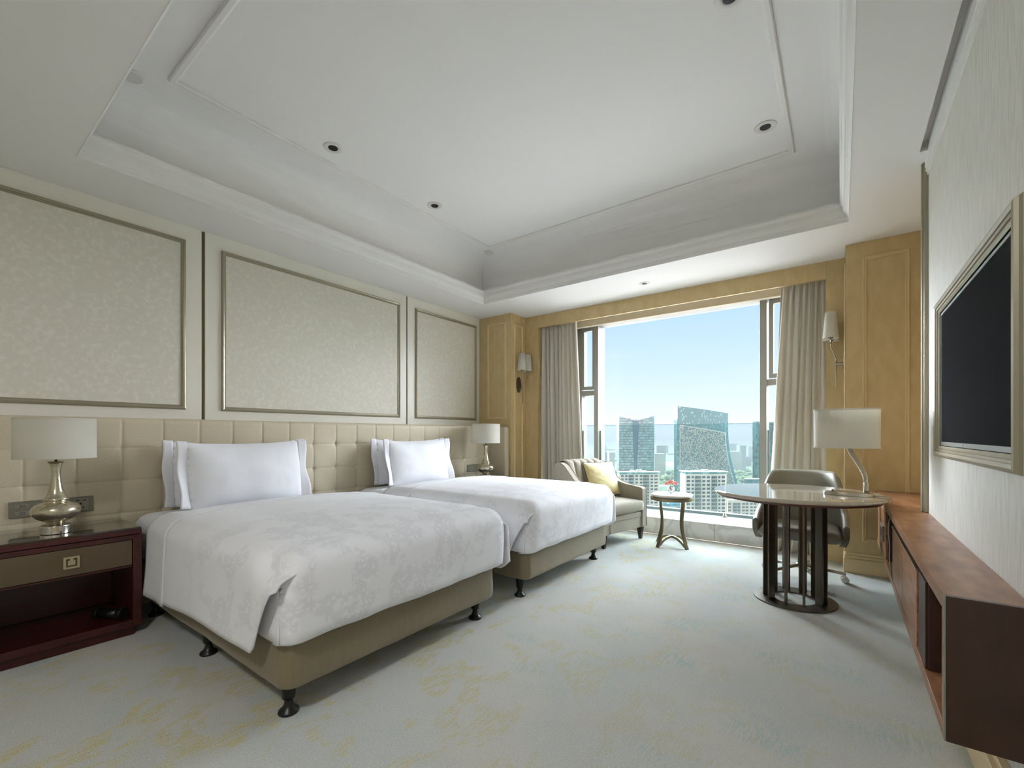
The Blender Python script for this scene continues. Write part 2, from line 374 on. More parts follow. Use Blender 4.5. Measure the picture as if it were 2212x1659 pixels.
cp = [(0.0, CZ - 0.002), (-0.002, 2.868), (-0.008, 2.872), (-0.008, 2.888), (-0.014, 2.892), (-0.026, 2.908), (-0.032, 2.926), (-0.038, 2.93), (-0.038, 2.958), (-0.044, 2.962), (-0.050, 2.975), (-0.056, 2.98), (-0.056, 2.998), (0.062, 3.003), (0.062, 2.8705), (0.0, 2.8705)]
struct(B().frame((0, 0, 0), (1, 0, 0), (0, 1, 0), (0, 0, 1), TX0, TX1, TY0, TY1, cp).done('trim_1', 'crown'))
gp = [(0.0, 0), (0.0, -0.012), (0.012, -0.02), (0.034, -0.02), (0.04, -0.012), (0.04, 0)]
struct(B().frame((0, 0, UZ + 0.001), (1, 0, 0), (0, 1, 0), (0, 0, 1), -3.25, -0.32, 0.975, 3.97, gp).done('trim_2', 'crown'))

# left wall with its lacquered boards, wallpaper insets and mouldings
wl = struct(box('wall_left', 'brass', XL - 0.1, XL - 0.018, YB, YW, 0, CZ))
GAP = (1.421, 3.532)
bounds = [(YB, -0.70), (-0.68, GAP[0] - 0.012), (GAP[0] + 0.012, GAP[1] - 0.010), (GAP[1] + 0.010, YP)]
for y0, y1 in bounds: box('lacquer_panel', 'lacquer', XL - 0.017, XL, y0, y1, 0, CZ, wl, bevel=0.003)
mp_ = [(0, 0), (0, 0.006), (0.006, 0.012), (0.012, 0.012), (0.014, 0.018), (0.024, 0.022), (0.03, 0.02), (0.034, 0.010), (0.036, 0)]
for y0, y1 in ((-0.45, 1.265), (1.585, 3.385), (3.69, 4.745)):
    box('wallpaper_inset', 'wallpaper', XL, XL + 0.003, y0, y1, 1.43, 2.70, wl)
    B().frame((XL, 0, 0), (0, 1, 0), (0, 0, 1), (1, 0, 0), y0, y1, 1.43, 2.70, mp_).done('moulding', 'silver', wl)

# right wall with tv niche
NY0, NY1, NZ0, NZ1 = 1.978, 3.284, 1.138, 1.843
b = B()
XR2 = 0.55
b.box(XR, XR2, YB, NY0, 0, CZ); b.box(XR, XR2, NY1, 3.66, 0, CZ)
b.box(XR, XR2, NY0, NY1, 0, NZ0); b.box(XR, XR2, NY0, NY1, NZ1, CZ)
b.box(XR + 0.075, XR2, NY0, NY1, NZ0, NZ1)
wr = struct(b.done('wall_right', 'wallpaper2'))
b = B()
for y0, y1, h in ((3.652, 3.668, 0.02), (3.668, 3.70, 0.03), (3.70, 3.72, 0.018)): b.box(XR - h, XR + 0.02, y0, y1, 0.727, CZ)
struct(b.done('trim_3', 'silver', bevel=0.004))
b = B()
for z0, z1, h in ((2.81, CZ, 0.016), (2.785, 2.812, 0.012), (2.765, 2.787, 0.006)): b.box(XR - h, XR + 0.01, YB, 3.66, z0, z1)
struct(b.done('trim_4', 'crown', bevel=0.003))
b = B(); b.box(0.385, XR, YB, 3.66, 0, 0.14); b.box(0.40, XR, YB, 3.66, 0.14, 0.165)
struct(b.done('baseboard_right', 'woodtrim', bevel=0.004))

# window wall: veneered strips, valance board, pilasters
b = B()
b.box(-3.602, -3.385, YW, 5.95, 0, CZ); b.box(-0.113, 0.035, YW, 5.95, 0, CZ)
b.box(-3.385, -0.113, YW, YW + 0.03, 2.682, CZ)
ww = struct(b.done('wall_window', 'wood', bevel=0.002))
struct(box('wall_alcove', 'wood', 0.95, 1.0, 3.5, 4.9, 0, CZ)); struct(box('wall_alcove_return', 'wood', 0.50, 0.95, 3.5, 3.6, 0, CZ))
pl = struct(box('trim_5', 'wood', XL, -3.602, YP, 5.95, 0, CZ, bevel=0.003))
pm = [(0, 0), (0, 0.006), (0.006, 0.010), (0.010, 0.006), (0.016, 0.006), (0.020, 0.012), (0.026, 0.012), (0.03, 0.006), (0.032, 0)]
B().frame((0, YP, 0), (1, 0, 0), (0, 0, 1), (0, -1, 0), -3.985, -3.715, 1.44, 2.715, pm).done('panel_moulding', 'woodtrim', pl)
B().frame((-3.602, 0, 0), (0, 1, 0), (0, 0, 1), (1, 0, 0), 4.955, 5.10, 0.35, 2.69, pm).done('panel_moulding', 'woodtrim', pl)
pr_ = struct(box('trim_6', 'wood', 0.035, 1.2, YP, 5.95, 0, CZ, bevel=0.003))
B().frame((0, YP, 0), (1, 0, 0), (0, 0, 1), (0, -1, 0), 0.18, 0.425, 0.31, 2.69, pm).done('panel_moulding', 'woodtrim', pr_)
b = B(); b.box(0.018, 0.9, YP - 0.02, YP + 0.3, 0, 0.125); b.box(0.024, 0.9, YP - 0.014, YP + 0.3, 0.125, 0.15); b.box(0.030, 0.9, YP - 0.007, YP + 0.3, 0.15, 0.175)
b.done('plinth', 'woodtrim', pr_, bevel=0.006)
b = B(); b.box(0.024, 0.034, YP + 0.004, YP + 0.05, 0.175, 2.70); b.done('corner_bead', 'woodtrim', pr_, bevel=0.004)
struct(box('baseboard_window', 'woodtrim', -0.113, 0.03, YW - 0.012, YW, 0, 0.12, bevel=0.003))
struct(box('baseboard_left', 'woodtrim', XL, XL + 0.015, YB, YP, 0, 0.12, bevel=0.003))

# marble sill
b = B(); b.box(-3.385, -1.137, 5.34, 6.05, 0.0, 0.2); b.box(-1.134, -0.113, 5.34, 6.05, 0.0, 0.2)
struct(b.done('trim_7', 'marble', bevel=0.006))

# window frame
YF = 5.78
win = bpy.data.objects.new('window_1', None); col.objects.link(win); win['kind'] = 'structure'
b = B()
b.box(-3.385, -0.113, YF, YF + 0.2, 2.735, CZ); b.box(-3.385, -0.113, YF + 0.12, YF + 0.2, 0.2, 0.235)
b.box(-3.385, -3.03, YF + 0.03, YF + 0.2, 0.2, CZ); b.box(-0.20, -0.113, YF + 0.03, YF + 0.2, 0.2, CZ)
b.done('window_frame', 'frame', win, bevel=0.003)
for x0, x1 in ((-2.82, -2.755), (-0.745, -0.677)):
    box('mullion', 'frame', x0, x1, YF, YF + 0.22, 0.2, 2.74, win, bevel=0.003)
for x0, x1 in ((-3.03, -2.82), (-0.677, -0.2)):
    b = B(); b.box(x0, x1, YF + 0.03, YF + 0.18, 1.755, 1.825); b.done('transom', 'frame', win, bevel=0.003)
    s0, s1 = x0 + (0.0 if x0 < -2 else 0.02), x1 - (0.0 if x0 < -2 else 0.02)
    b = B().frame((0, YF + 0.02, 0), (1, 0, 0), (0, 0, 1), (0, 1, 0), s0 + 0.045, s1 - 0.035, 1.885, 2.68, [(0, 0), (0, 0.07), (0.045, 0.07), (0.045, 0)])
    b.done('casement_frame', 'frame', win)
b = B(); b.box(-2.755, -0.745, YF + 0.17, YF + 0.174, 0.2, 2.74); b.done('window_pane', 'pane', win)
b = B(); b.box(-3.03, -2.82, YF + 0.12, YF + 0.124, 0.2, 2.74); b.done('window_pane', 'pane', win)
b = B(); b.box(-0.677, -0.2, YF + 0.12, YF + 0.124, 0.2, 2.74); b.done('window_pane', 'pane', win)
tag(B().box(-3.38, -0.118, 5.60, 5.68, 2.70, CZ - 0.002).done('blind_cassette', 'pelmet', bevel=0.008), 'long beige roller blind cassette above the wide window, behind the wooden valance', 'blind cassette')
# balustrade glass standing on the sill
bal = thing('glass_balustrade', 'low frameless tinted glass balustrade standing on the marble sill in front of the window', 'balustrade', (-1.75, 5.88, 0.2))
for x0, x1 in ((-3.02, -2.83), (-2.75, -1.130), (-1.122, -0.75), (-0.67, -0.21)):
    B().box(x0 + 1.75, x1 + 1.75, -0.012 + (0.03 if x0 < -2.9 or x0 > -0.7 else 0), -0.004 + (0.03 if x0 < -2.9 or x0 > -0.7 else 0), 0.01, 1.125).done('glass_pane', 'balglass', bal)
    B().box(x0 + 1.75, x1 + 1.75, -0.012 + (0.03 if x0 < -2.9 or x0 > -0.7 else 0), -0.004 + (0.03 if x0 < -2.9 or x0 > -0.7 else 0), 1.125, 1.13).done('glass_edge', 'baledge', bal)
for x in (-2.748, -0.757, -0.672, -3.022):
    box('side_bracket', 'bronze', x + 1.75, x + 1.762, -0.05, -0.02, 0.0, 1.05, bal, bevel=0.002)
B().lathe([(0.03, 0), (0.03, 0.012), (0.014, 0.02), (0.012, 0.05)], (-1.126 + 1.75, -0.03, 0), 16).done('floor_clamp', 'nickel', bal, smooth=True)

# ================================================================ ceiling fittings
def downlight(x, y, z, label, sc=1.0):
    t = thing('downlight', label, 'ceiling light', (x, y, z), 0, 'recessed ceiling downlights')
    B().lathe([(0.03, 0.0), (0.034, -0.004), (0.052, -0.006), (0.062, -0.003), (0.064, 0)], n=32).done('trim_ring', 'plastic', t, smooth=True)
    B().lathe([(0.0005, -0.0042), (0.031, -0.0042), (0.031, -0.001), (0.0005, -0.001)], n=24).done('aperture', 'hole', t)
    t.scale = (sc, sc, 1)
    return t
d0 = downlight(-3.08, 1.90, UZ, 'white recessed downlight in the raised ceiling, the nearer of the left pair', 1.1)
dup(d0, (-3.085, 2.95, UZ), 0, 'white recessed downlight in the raised ceiling, the farther of the left pair')
dup(d0, (-0.425, 3.575, UZ), 0, 'white recessed downlight in the raised ceiling, near the far right groove corner')
dup(d0, (-0.44, 2.41, UZ), 0, 'white recessed downlight cut off by the top edge of the photo')
dup(d0, (-1.727, 4.776, CZ), 0, 'small white recessed downlight in the lower ceiling in front of the window', scale=(0.85, 0.85, 1))
def spk(x, y, label, r):
    o = B().lathe([(r, 0), (r, -0.012), (r * 0.9, -0.016), (0.001, -0.016)], (0, 0, 0), 32).done('ceiling_disc', 'plastic', smooth=False); o.location = (x, y, UZ + 0.002)
    tag(o, label, 'ceiling disc'); return o
spk(-3.36, 4.09, 'small flush white disc in the far left corner of the raised ceiling', 0.055)
spk(-3.43, 0.79, 'larger flush white disc in the raised ceiling at upper left, cut by the ceiling edge', 0.062)

for i_, (x, y, p_) in enumerate(FILL_LAMPS):  # disc housing made up around the added fill light
    t = thing('fill_lamp', 'added unseen round fill lamp at the entrance end of the room, ' + 'behind the viewer', 'fill lamp', (x, y, 2.85))
    b = B().lathe([(0.24, 0.0), (0.24, -0.055), (0.205, -0.055), (0.205, -0.03), (0.0005, -0.03)], n=40).done('fill_lamp_housing', 'plastic', t)
# ================================================================ headboard
hb = thing('headboard', 'long beige button-tufted wall headboard behind both beds and nightstands', 'headboard', (-3.9, 1.9, 0))
HZ = 1.312
rows = [1.108, 0.887, 0.667, 0.446]
P = 0.2262; Y0 = 0.404
def tuft(y, z):
    k = (y - Y0) / P; fy = (k - round(k)) * P
    dz = min(rows, key=lambda r: abs(z - r)); fz = z - dz
    top = z > rows[0]
    d = -0.0045 * math.exp(-abs(fy) / 0.0035) - 0.0012 * math.exp(-abs(fy) / 0.02)
    d += -0.0030 * math.exp(-abs(fz) / 0.0035) - 0.0012 * math.exp(-abs(fz) / 0.022)
    r2 = fy * fy + fz * fz
    d += -0.012 * math.exp(-r2 / (2 * 0.013 ** 2)) - 0.007 * math.exp(-r2 / (2 * 0.042 ** 2))
    d *= 1 if True else 0
    e = HZ - z
    if e < 0.025: d -= 0.025 - math.sqrt(max(0, 0.025 ** 2 - (0.025 - e) ** 2))
    return d
ys = []
k0 = int(math.floor((-1.2 - Y0) / P)); k1 = int(math.ceil((4.76 - Y0) / P))
for k in range(k0, k1 + 1):
    for f in (0, 0.025, 0.06, 0.12, 0.2, 0.32, 0.5, 0.68, 0.8, 0.88, 0.94, 0.975):
        ys.append(Y0 + (k + f) * P)
ys = [y for y in ys if -1.2 <= y <= 4.757] + [4.757]
zs = [0.02, 0.2, 0.3, 0.36]
for a, c in zip([0.446, 0.667, 0.887, 1.108], [0.667, 0.887, 1.108, 1.329]):
    for f in (0, 0.025, 0.06, 0.12, 0.2, 0.32, 0.5, 0.68, 0.8, 0.88, 0.94, 0.975): zs.append(a + (c - a) * f)
zs = [0.4, 0.42, 0.435] + zs
zs = sorted(z for z in zs if z < HZ - 0.0005) + [HZ - 0.0001]
b = B()
vs = [[b.bm.verts.new((tuft(y, z), y - 1.9, z)) for z in zs] for y in ys]
for i in range(len(ys) - 1):
    for j in range(len(zs) - 1): b.bm.faces.new((vs[i][j], vs[i + 1][j], vs[i + 1][j + 1], vs[i][j + 1]))
b.quad([(-0.025, -3.1, HZ), (-0.025, 2.857, HZ), (-0.262, 2.857, HZ), (-0.262, -3.1, HZ)])
b.quad([(-0.262, -3.1, 0.02), (-0.262, 2.857, 0.02), (-0.262, 2.857, HZ), (-0.262, -3.1, HZ)])
b.done('tufted_panel', 'leather', hb, smooth=True)
B().box(-0.255, 0.275, 2.862, 2.95, 0.0, HZ - 0.008).done('side_wing', 'leather', hb, bevel=0.022, segs=4)
bt = None
for k in range(0, 20):
    y = Y0 + k * P
    if y > 4.7: break
    for z in rows[:3]:
        if bt is None:
            bt = B().lathe([(0.0005, 0), (0.006, 0.0015), (0.009, 0.004), (0.0095, 0.007)], n=12).done('button', 'leather', hb, smooth=True); o = bt
        else:
            o = bt.copy(); col.objects.link(o); o.parent = hb
        o.rotation_euler = (0, -PI / 2, 0); o.location = (-0.0285, y - 1.9, z)

# ================================================================ beds (local origin: floor under the centre of the bed's foot edge, x towards the wall negative)
BY = 1.595
def rounded_rect(x0, x1, y0, y1, r, n=6):
    pts = []
    for cx, cy, a0 in ((x1 - r, y1 - r, 0), (x0 + r, y1 - r, PI / 2), (x0 + r, y0 + r, PI), (x1 - r, y0 + r, 1.5 * PI)):
        for k in range(n + 1):
            a = a0 + PI / 2 * k / n; pts.append((cx + r * math.cos(a), cy + r * math.sin(a)))
    return pts
def make_bed(label):
    t = thing('bed', label, 'bed', (-1.81, BY, 0), 0, 'twin beds')
    pts = []
    base = rounded_rect(-2.05, 0, -0.69, 0.69, 0.07, 8)
    # resample straight sides
    def resample(poly, step):
        out = []
        for (ax, ay), (bx, by) in zip(poly, poly[1:] + poly[:1]):
            n = max(1, int(math.hypot(bx - ax, by - ay) / step))
            for i in range(n): out.append((ax + (bx - ax) * i / n, ay + (by - ay) * i / n))
        return out
    base = resample(base, 0.05)
    rings = []
    for z, g in ((0.150, -0.012), (0.148, -0.004), (0.155, 0.0), (0.175, 0.003), (0.22, 0.003), (0.27, 0.0), (0.32, -0.003), (0.345, -0.008), (0.358, -0.02)):
        rg = []
        for x, y in base:
            wv = 0.004 * nz(x * 9, y * 9, z * 3); L = math.hypot(x + 1.02, y)
            dzz = (-0.006 * nz(x * 5 + 3, y * 5) if z < 0.18 else 0)
            rg.append((x + (x + 1.02) / L * (g + wv), y + y / L * (g + wv), z + dzz))
        rings.append(rg)
    b = B(); b.rings(rings); b.done('box_base', 'basefab', t, smooth=True)
    def rb(x0, x1, y0, y1, z0, z1, r, name, m):
        b = B(); rr = []
        for k in range(9):
            a = -PI / 2 + PI * k / 8
            ins = r * (1 - math.cos(a)); z = (z0 + r if a < 0 else z1 - r) + r * math.sin(a)
            rr.append([(x, y, z) for x, y in rounded_rect(x0 + ins, x1 - ins, y0 + ins, y1 - ins, max(0.02, 0.09 - ins * 0.5), 6)])
        b.rings(rr); return b.done(name, m, t, smooth=True)
    rb(-2.07, -0.03, -0.70, 0.70, 0.352, 0.665, 0.09, 'mattress', 'sheet')
    leg = [(0.041, 0), (0.043, 0.005), (0.040, 0.013), (0.026, 0.022), (0.018, 0.040), (0.017, 0.056), (0.019, 0.060), (0.026, 0.064), (0.029, 0.10), (0.033, 0.155)]
    for x in (-0.11, -0.975, -1.85):
        for y in (-0.62, 0.60):
            if x == -0.11 and y < 0:
                l0 = B().lathe(leg, n=24).done('leg', 'black', t, smooth=True); l0.location = (x, y, 0)
            else:
                l = l0.copy(); col.objects.link(l); l.parent = t; l.location = (x, y, 0)
    return t
def drape_section(x, hemL, hemR, off=0.0, hw=0.735, top=0.715, dist=0.0):
    """cross section (y,z) from left hem over the top to right hem"""
    pts = []
    puff = 0.035 * sm(-x, 0.0, 0.5) * (1 - 0.5 * sm(-x, 1.1, 1.6))
    r = 0.11
    for k in range(13):
        f = k / 12; z = hemL + (top - r - hemL) * f
        pts.append((-hw - off - 0.016 * (1 - f) ** 1.2 + 0.010 * nz(x * 3, z * 3, 1) * (1 - f), z))
    for k in range(1, 9):
        a = PI / 2 * k / 8
        pts.append((-hw - off + r * (1 - math.cos(a)) * 1.15, top - r + (r + off) * math.sin(a)))
    n = 30
    yl = -hw - off + r * 1.15
    for k in range(1, n):
        f = k / n; y = yl + (-2 * yl) * f
        pts.append((y, top + off + puff * math.sin(PI * f) ** 0.8 + 0.006 * nz(x * 2.3, y * 2.3, 5)))
    for k in range(8, 0, -1):
        a = PI / 2 * k / 8
        pts.append((hw + off - r * (1 - math.cos(a)) * 1.15, top - r + (r + off) * math.sin(a)))
    for k in range(12, -1, -1):
        f = k / 12; z = hemR + (top - r - hemR) * f
        pts.append((hw + off + 0.022 * (1 - f) ** 1.2 + 0.010 * nz(x * 3, z * 3, 9) * (1 - f), z))
    return pts
def make_duvet(loc, label):
    t = thing('duvet', label, 'duvet', loc, 0, 'white duvets')
    b = B()
    # body tucked in round the foot
    nx, ny = 46, 40
    x0, x1, y0, y1, z0, z1 = -1.22, 0.05, -0.712, 0.735, 0.352, 0.712
    def body(a, c):   # a: along profile from head over the foot edge and down; c: across
        Lt = x1 - x0; r = 0.085; L1 = Lt - r; L2 = r * PI / 2; L3 = z1 - r - z0
        s = a * (L1 + L2 + L3 + 0.06); y = y0 + (y1 - y0) * c
        e = min(c, 1 - c) * (y1 - y0)
        cor = max(0.0, 1 - e / 0.09); rr = 0.05 * cor ** 2.2
        if s < L1: x = x0 + s; z = z1
        elif s < L1 + L2:
            an = (s - L1) / r; x = x1 - r + r * math.sin(an); z = z1 - r + r * math.cos(an)
        else:
            d = s - L1 - L2; x = x1; z = z1 - r - d
            if d > L3: x -= 0.05 * ((d - L3) / 0.06); z = z0 - 0.004 * ((d - L3) / 0.06)
        puff = 0.035 * sm(-x, -0.02, 0.5) * math.sin(PI * c) ** 0.8
        q_ = min(1.0, max(0.0, 1 - e / 0.10)); rd = 1 - math.sqrt(max(0.0, 1 - q_ * q_))
        rr = 0.06 * rd
        if z > z1 - 0.02: z += puff
        if z > z1 - r - 0.02: z -= 0.088 * rd
        if x > x1 - 0.2 and z < z1 - 0.05: x += 0.010 * math.sin(PI * min(1, max(0, (z1 - z) / 0.36))) + 0.006 * nz(y * 4, z * 4) + 0.003 * nz(y * 14, z * 5, 4)
        # gathered pleats near the near top corner
        x -= rr * (1 if x > x1 - 0.2 else 0)
        z += 0.004 * nz(x * 5, y * 5, 2) + 0.005 * cor * nz(x * 12, y * 12)
        if z < z0 + 0.06: z += 0.008 * nz(y * 7, 3.3)
        return (x, y, z)
    b.sheet(body, nx, ny)
    # side walls of the foot part
    for sgn, yy in ((-1, y0), (1, y1)):
        def side(a, c, sgn=sgn, yy=yy):
            p = body(a, 0 if sgn < 0 else 1)
            return (p[0] - 0.03 * (c ** 2) * (1 if p[0] > 0 else 0), yy, p[2] - (p[2] - z0) * c * (1 if p[2] > z0 else 0))
        b.sheet(side, nx, 5)
    # outer cloth hanging down the two long sides
    xs = [-1.22 + 0.03 * i for i in range(38)] + [-0.09, -0.06, -0.03, 0.0, 0.03, 0.045]
    xs = sorted(set(round(x, 4) for x in xs if x <= 0.045))
    rows_ = []
    for x in xs:
        fl = sm(-x, 0.0, 0.2)
        hl = 0.262 + 0.05 * (1 + x / 1.2) + 0.006 * math.sin(x * 6)
        if x > -0.12: hl = hl + (0.585 - hl) * min(1, (x + 0.12) / 0.155) ** 0.85
        hr = 0.30 + 0.01 * math.sin(x * 5)
        if x > -0.02: hr = hr + 0.05 * (x + 0.02) / 0.06
        tp = 0.716 - (0.020 * sm(x, -0.05, 0.045))
        rows_.append([(x, y * (1 - 0.06 * sm(x, -0.20, -0.02) * sm(z, 0.56, 0.68)), z - 0.055 * sm(x, -0.20, -0.02) * sm(z, 0.60, 0.705)) for y, z in drape_section(x, hl, hr, 0.008 + 0.01 * sm(x, -0.3, 0), 0.735, tp)])
    b.rings(rows_, close=False)
    d = b.done('duvet_cover', 'duvet', t, smooth=True, solid=0.008)
    # sheet turned back over the head end of the duvet
    b = B(); rows_ = []
    for i in range(14):
        x = -1.60 + 0.395 * i / 13
        lift = 0.010 * sm(i / 13, 0.75, 0.95) + 0.004
        if i >= 12: lift = 0.013
        h = 0.225 + 0.02 * i / 13
        rows_.append([(x + (0.02 * nz(y, z * 2) if i > 11 else 0), y, z) for y, z in drape_section(x, h, h + 0.02, lift, 0.728 if i < 9 else 0.735, 0.70 + 0.018 * sm(i / 13, 0.0, 0.5))])
    rows_.append([(p[0] - 0.012, p[1] * 0.997, p[2] - 0.006) for p in rows_[-1]])
    b.rings(rows_, close=False)
    b.done('turned_back_sheet', 'sheet', t, smooth=True, solid=0.005)
    return t
bed1 = make_bed('single bed with olive beige base on black legs, the nearer one beside the red-brown nightstand')
bed2 = dup(bed1, (-1.81, BY + 1.725, 0), 0, 'single bed with olive beige upholstered base on black legs, the farther one beside the armchair')
du1 = make_duvet((-1.81, BY, 0), 'white damask duvet with turned-back sheet on the nearer bed')
dup(du1, (-1.81, BY + 1.725, 0), 0, 'white damask duvet with turned-back sheet on the farther bed')

def make_pillow(name, label, loc, lean, W=0.80, H=0.45, T=0.17, fl=0.065):
    t = thing(name, label, 'pillow', loc, 0, 'white pillows leaning on the headboard')
    def shell(sg):
        def fn(a, c):
            u = a * 2 - 1; v = c * 2 - 1
            pu = max(0, 1 - abs(u) ** 2.6); pv = max(0, 1 - abs(v) ** 2.2)
            th = T / 2 * (pu ** 0.62) * (pv ** 0.66)
            yy = u * W / 2 * (1 - 0.02 * (1 - abs(v)) ** 0 * (v * v)); zz = H / 2 * (1 + v * (1 - 0.07 * (1 - u * u) * (1 if v > 0 else 0)))
            zz += 0.012 * abs(u) ** 8 * (1 if v > 0 else -0.3)
            x = sg * th + 0.012 * nz(u * 2, v * 2, 3) * pu + 0.004 * nz(u * 9, v * 4, sg) * (1 - pu * 0.7)
            sl = math.tan(lean) * (zz)
            return (x - sl + 0.03 * (1 - v) * 0, yy, zz)
        return fn
    b = B(); b.sheet(shell(1), 40, 24); b.sheet(shell(-1), 40, 24)
    b.done('pillow_body', 'sheet', t, smooth=True)
    for s in (-1, 1):
        def fn(a, c, s=s):
            zz = H * (c * 1.03 - 0.0); yy = s * (W / 2 - 0.008 + fl * a)
            x = 0.012 * math.sin(c * 7 + s) * a + 0.02 * a * (1 - c) - 0.0
            return (x - math.tan(lean) * zz, yy + 0.008 * math.sin(c * 9) * a, zz + 0.006 * a)
        B().sheet(fn, 5, 20).done('flange', 'sheet', t, smooth=True, solid=0.006)
    return t
pb = make_pillow('pillow', 'white pillow standing flat against the headboard of the nearer bed, behind another pillow', (-3.785, 1.56, 0.685), 0.10, W=0.90, H=0.455, T=0.14)
pf = make_pillow('pillow', 'white pillow in front on the nearer bed, leaning on the one behind it', (-3.60, 1.545, 0.685), 0.17, T=0.18)
dup(pb, (-3.785, 1.56 + 1.725, 0.685), 0, 'white pillow standing flat against the headboard of the farther bed, behind another pillow')
dup(pf, (-3.60, 1.545 + 1.725, 0.685), 0, 'white pillow in front on the farther bed, leaning on the one behind it')

# ================================================================ nightstands
def make_nightstand(label, loc):
    t = thing('nightstand', label, 'nightstand', loc, 0)   # local: x 0 = front, -0.49 back; y 0..0.705
    Wd = 0.705; Hh = 0.644
    b = B()
    b.box(-0.49, 0, 0, 0.042, 0.055, 0.60); b.box(-0.49, 0, Wd - 0.042, Wd, 0.055, 0.60)
    b.box(-0.49, 0, 0.042, Wd - 0.042, 0.573, 0.60); b.box(-0.49, 0, 0.042, Wd - 0.042, 0.055, 0.096)
    b.box(-0.49, -0.47, 0.042, Wd - 0.042, 0.096, 0.573)
    b.box(-0.47, -0.01, 0.042, Wd - 0.042, 0.408, 0.421)
    b.done('body', 'mahog', t, bevel=0.003)
    box('plinth', 'mahog', -0.47, -0.025, 0.03, Wd - 0.03, 0, 0.055, t, bevel=0.002)
    box('top_frame', 'mahog', -0.49, 0.0, 0, Wd, 0.603, 0.632, t, bevel=0.003)
    box('glass_top', 'glasstop', -0.488, -0.002, 0.002, Wd - 0.002, 0.632, Hh, t, bevel=0.002)
    d = box('drawer', 'bronzefab', -0.45, -0.006, 0.045, Wd - 0.045, 0.424, 0.571, t, bevel=0.002)
    b = B(); cy = 0.40; cz = 0.497
    b.frame((0, 0, 0), (0, 1, 0), (0, 0, 1), (1, 0, 0), cy - 0.022, cy + 0.022, cz - 0.022, cz + 0.022, [(0, -0.006), (0, 0.003), (0.011, 0.003), (0.011, -0.006)])
    b.box(-0.005, 0.001, cy - 0.015, cy + 0.015, cz - 0.015, cz + 0.012); b.box(-0.005, 0.003, cy - 0.008, cy + 0.008, cz + 0.012, cz + 0.022)
    h = b.done('handle', mat('brass pull', (190, 176, 140), 0.35, 0.6), d, bevel=0.001)
    return t
n1 = make_nightstand('dark red mahogany nightstand with bronze drawer and open shelf, left of the nearer bed', (-3.39, 0.13, 0))
dup(n1, (-3.39, 4.048, 0), 0, 'dark nightstand mostly hidden behind the farther bed, in the headboard corner')
g = thing('small_gadget', 'small black round-ended gadget lying on the open shelf of the nearer nightstand', 'gadget', (-3.50, 0.72, 0.096), 0.6)
B().cyl((-0.07, 0, 0.035), (0.05, 0, 0.035), 0.026, 20).done('barrel', 'black', g, smooth=True)
B().cyl((0.045, 0, 0.036), (0.075, 0, 0.036), 0.036, 24).done('head_ring', 'black', g, bevel=0.003)
B().cyl((-0.10, 0, 0.036), (-0.07, 0, 0.036), 0.034, 20).done('tail_cap', 'black', g, bevel=0.003)

# ================================================================ glass lamps
def make_lamp(label, loc):
    t = thing('table_lamp', label, 'lamp', loc, 0, 'mercury glass table lamps')
    B().lathe([(0.062, 0), (0.065, 0.002), (0.065, 0.044), (0.062, 0.047), (0.03, 0.048)], n=48).done('metal_base', 'chrome', t, bevel=0.0015)
    body = [(0.036, 0.048), (0.038, 0.060), (0.056, 0.072), (0.082, 0.088), (0.098, 0.108), (0.103, 0.128), (0.099, 0.146), (0.084, 0.161), (0.062, 0.170), (0.049, 0.173),
            (0.046, 0.178), (0.050, 0.184), (0.056, 0.190), (0.0555, 0.195), (0.048, 0.203), (0.040, 0.214), (0.033, 0.232), (0.027, 0.258), (0.022, 0.290), (0.0195, 0.32), (0.0195, 0.345), (0.0225, 0.370), (0.027, 0.388), (0.029, 0.393)]
    o = B().lathe(body, n=48).done('glass_body', 'mercury', t, smooth=True)
    B().lathe([(0.029, 0.393), (0.033, 0.395), (0.033, 0.400), (0.029, 0.402), (0.006, 0.403)], n=32).done('neck_ring', 'bronze', t, smooth=True)
    B().cyl((0, 0, 0.40), (0, 0, 0.60), 0.006, 12).done('stem', 'bronze', t, smooth=True)
    b = B(); R = 0.168
    rs = []
    for r, z in ((R, 0.421), (R, 0.645), (R - 0.003, 0.646), (R - 0.003, 0.421)):
        rs.append([(r * math.cos(2 * PI * i / 64), r * math.sin(2 * PI * i / 64), z) for i in range(64)])
    rs.append(rs[0]); b.rings(rs, cap0=False, cap1=False)
    sh = b.done('lamp_shade', 'shade', t, smooth=False)
    for p in sh.data.polygons: p.use_smooth = abs(p.normal.z) < 0.5
    for zz in (0.421, 0.636):
        b = B(); rs = []
        for r, z in ((R + 0.001, zz), (R + 0.001, zz + 0.009), (R - 0.004, zz + 0.009), (R - 0.004, zz)): rs.append([(r * math.cos(2 * PI * i / 64), r * math.sin(2 * PI * i / 64), z) for i in range(64)])
        rs.append(rs[0]); b.rings(rs, cap0=False, cap1=False)
        b.done('shade_trim', 'shade', sh)
    b = B()
    for a in (0, 2.09, 4.19): b.cyl((0, 0, 0.60), ((R - 0.003) * math.cos(a), (R - 0.003) * math.sin(a), 0.60), 0.002, 6)
    b.done('shade_carrier', 'nickel', t)
    return t
l1 = make_lamp('mercury glass table lamp with white drum shade on the nearer nightstand', (-3.56, 0.493, 0.644))
dup(l1, (-3.585, 4.303, 0.644), 0, 'mercury glass table lamp with white drum shade beyond the farther bed', scale=(1.06, 1.06, 1.06))

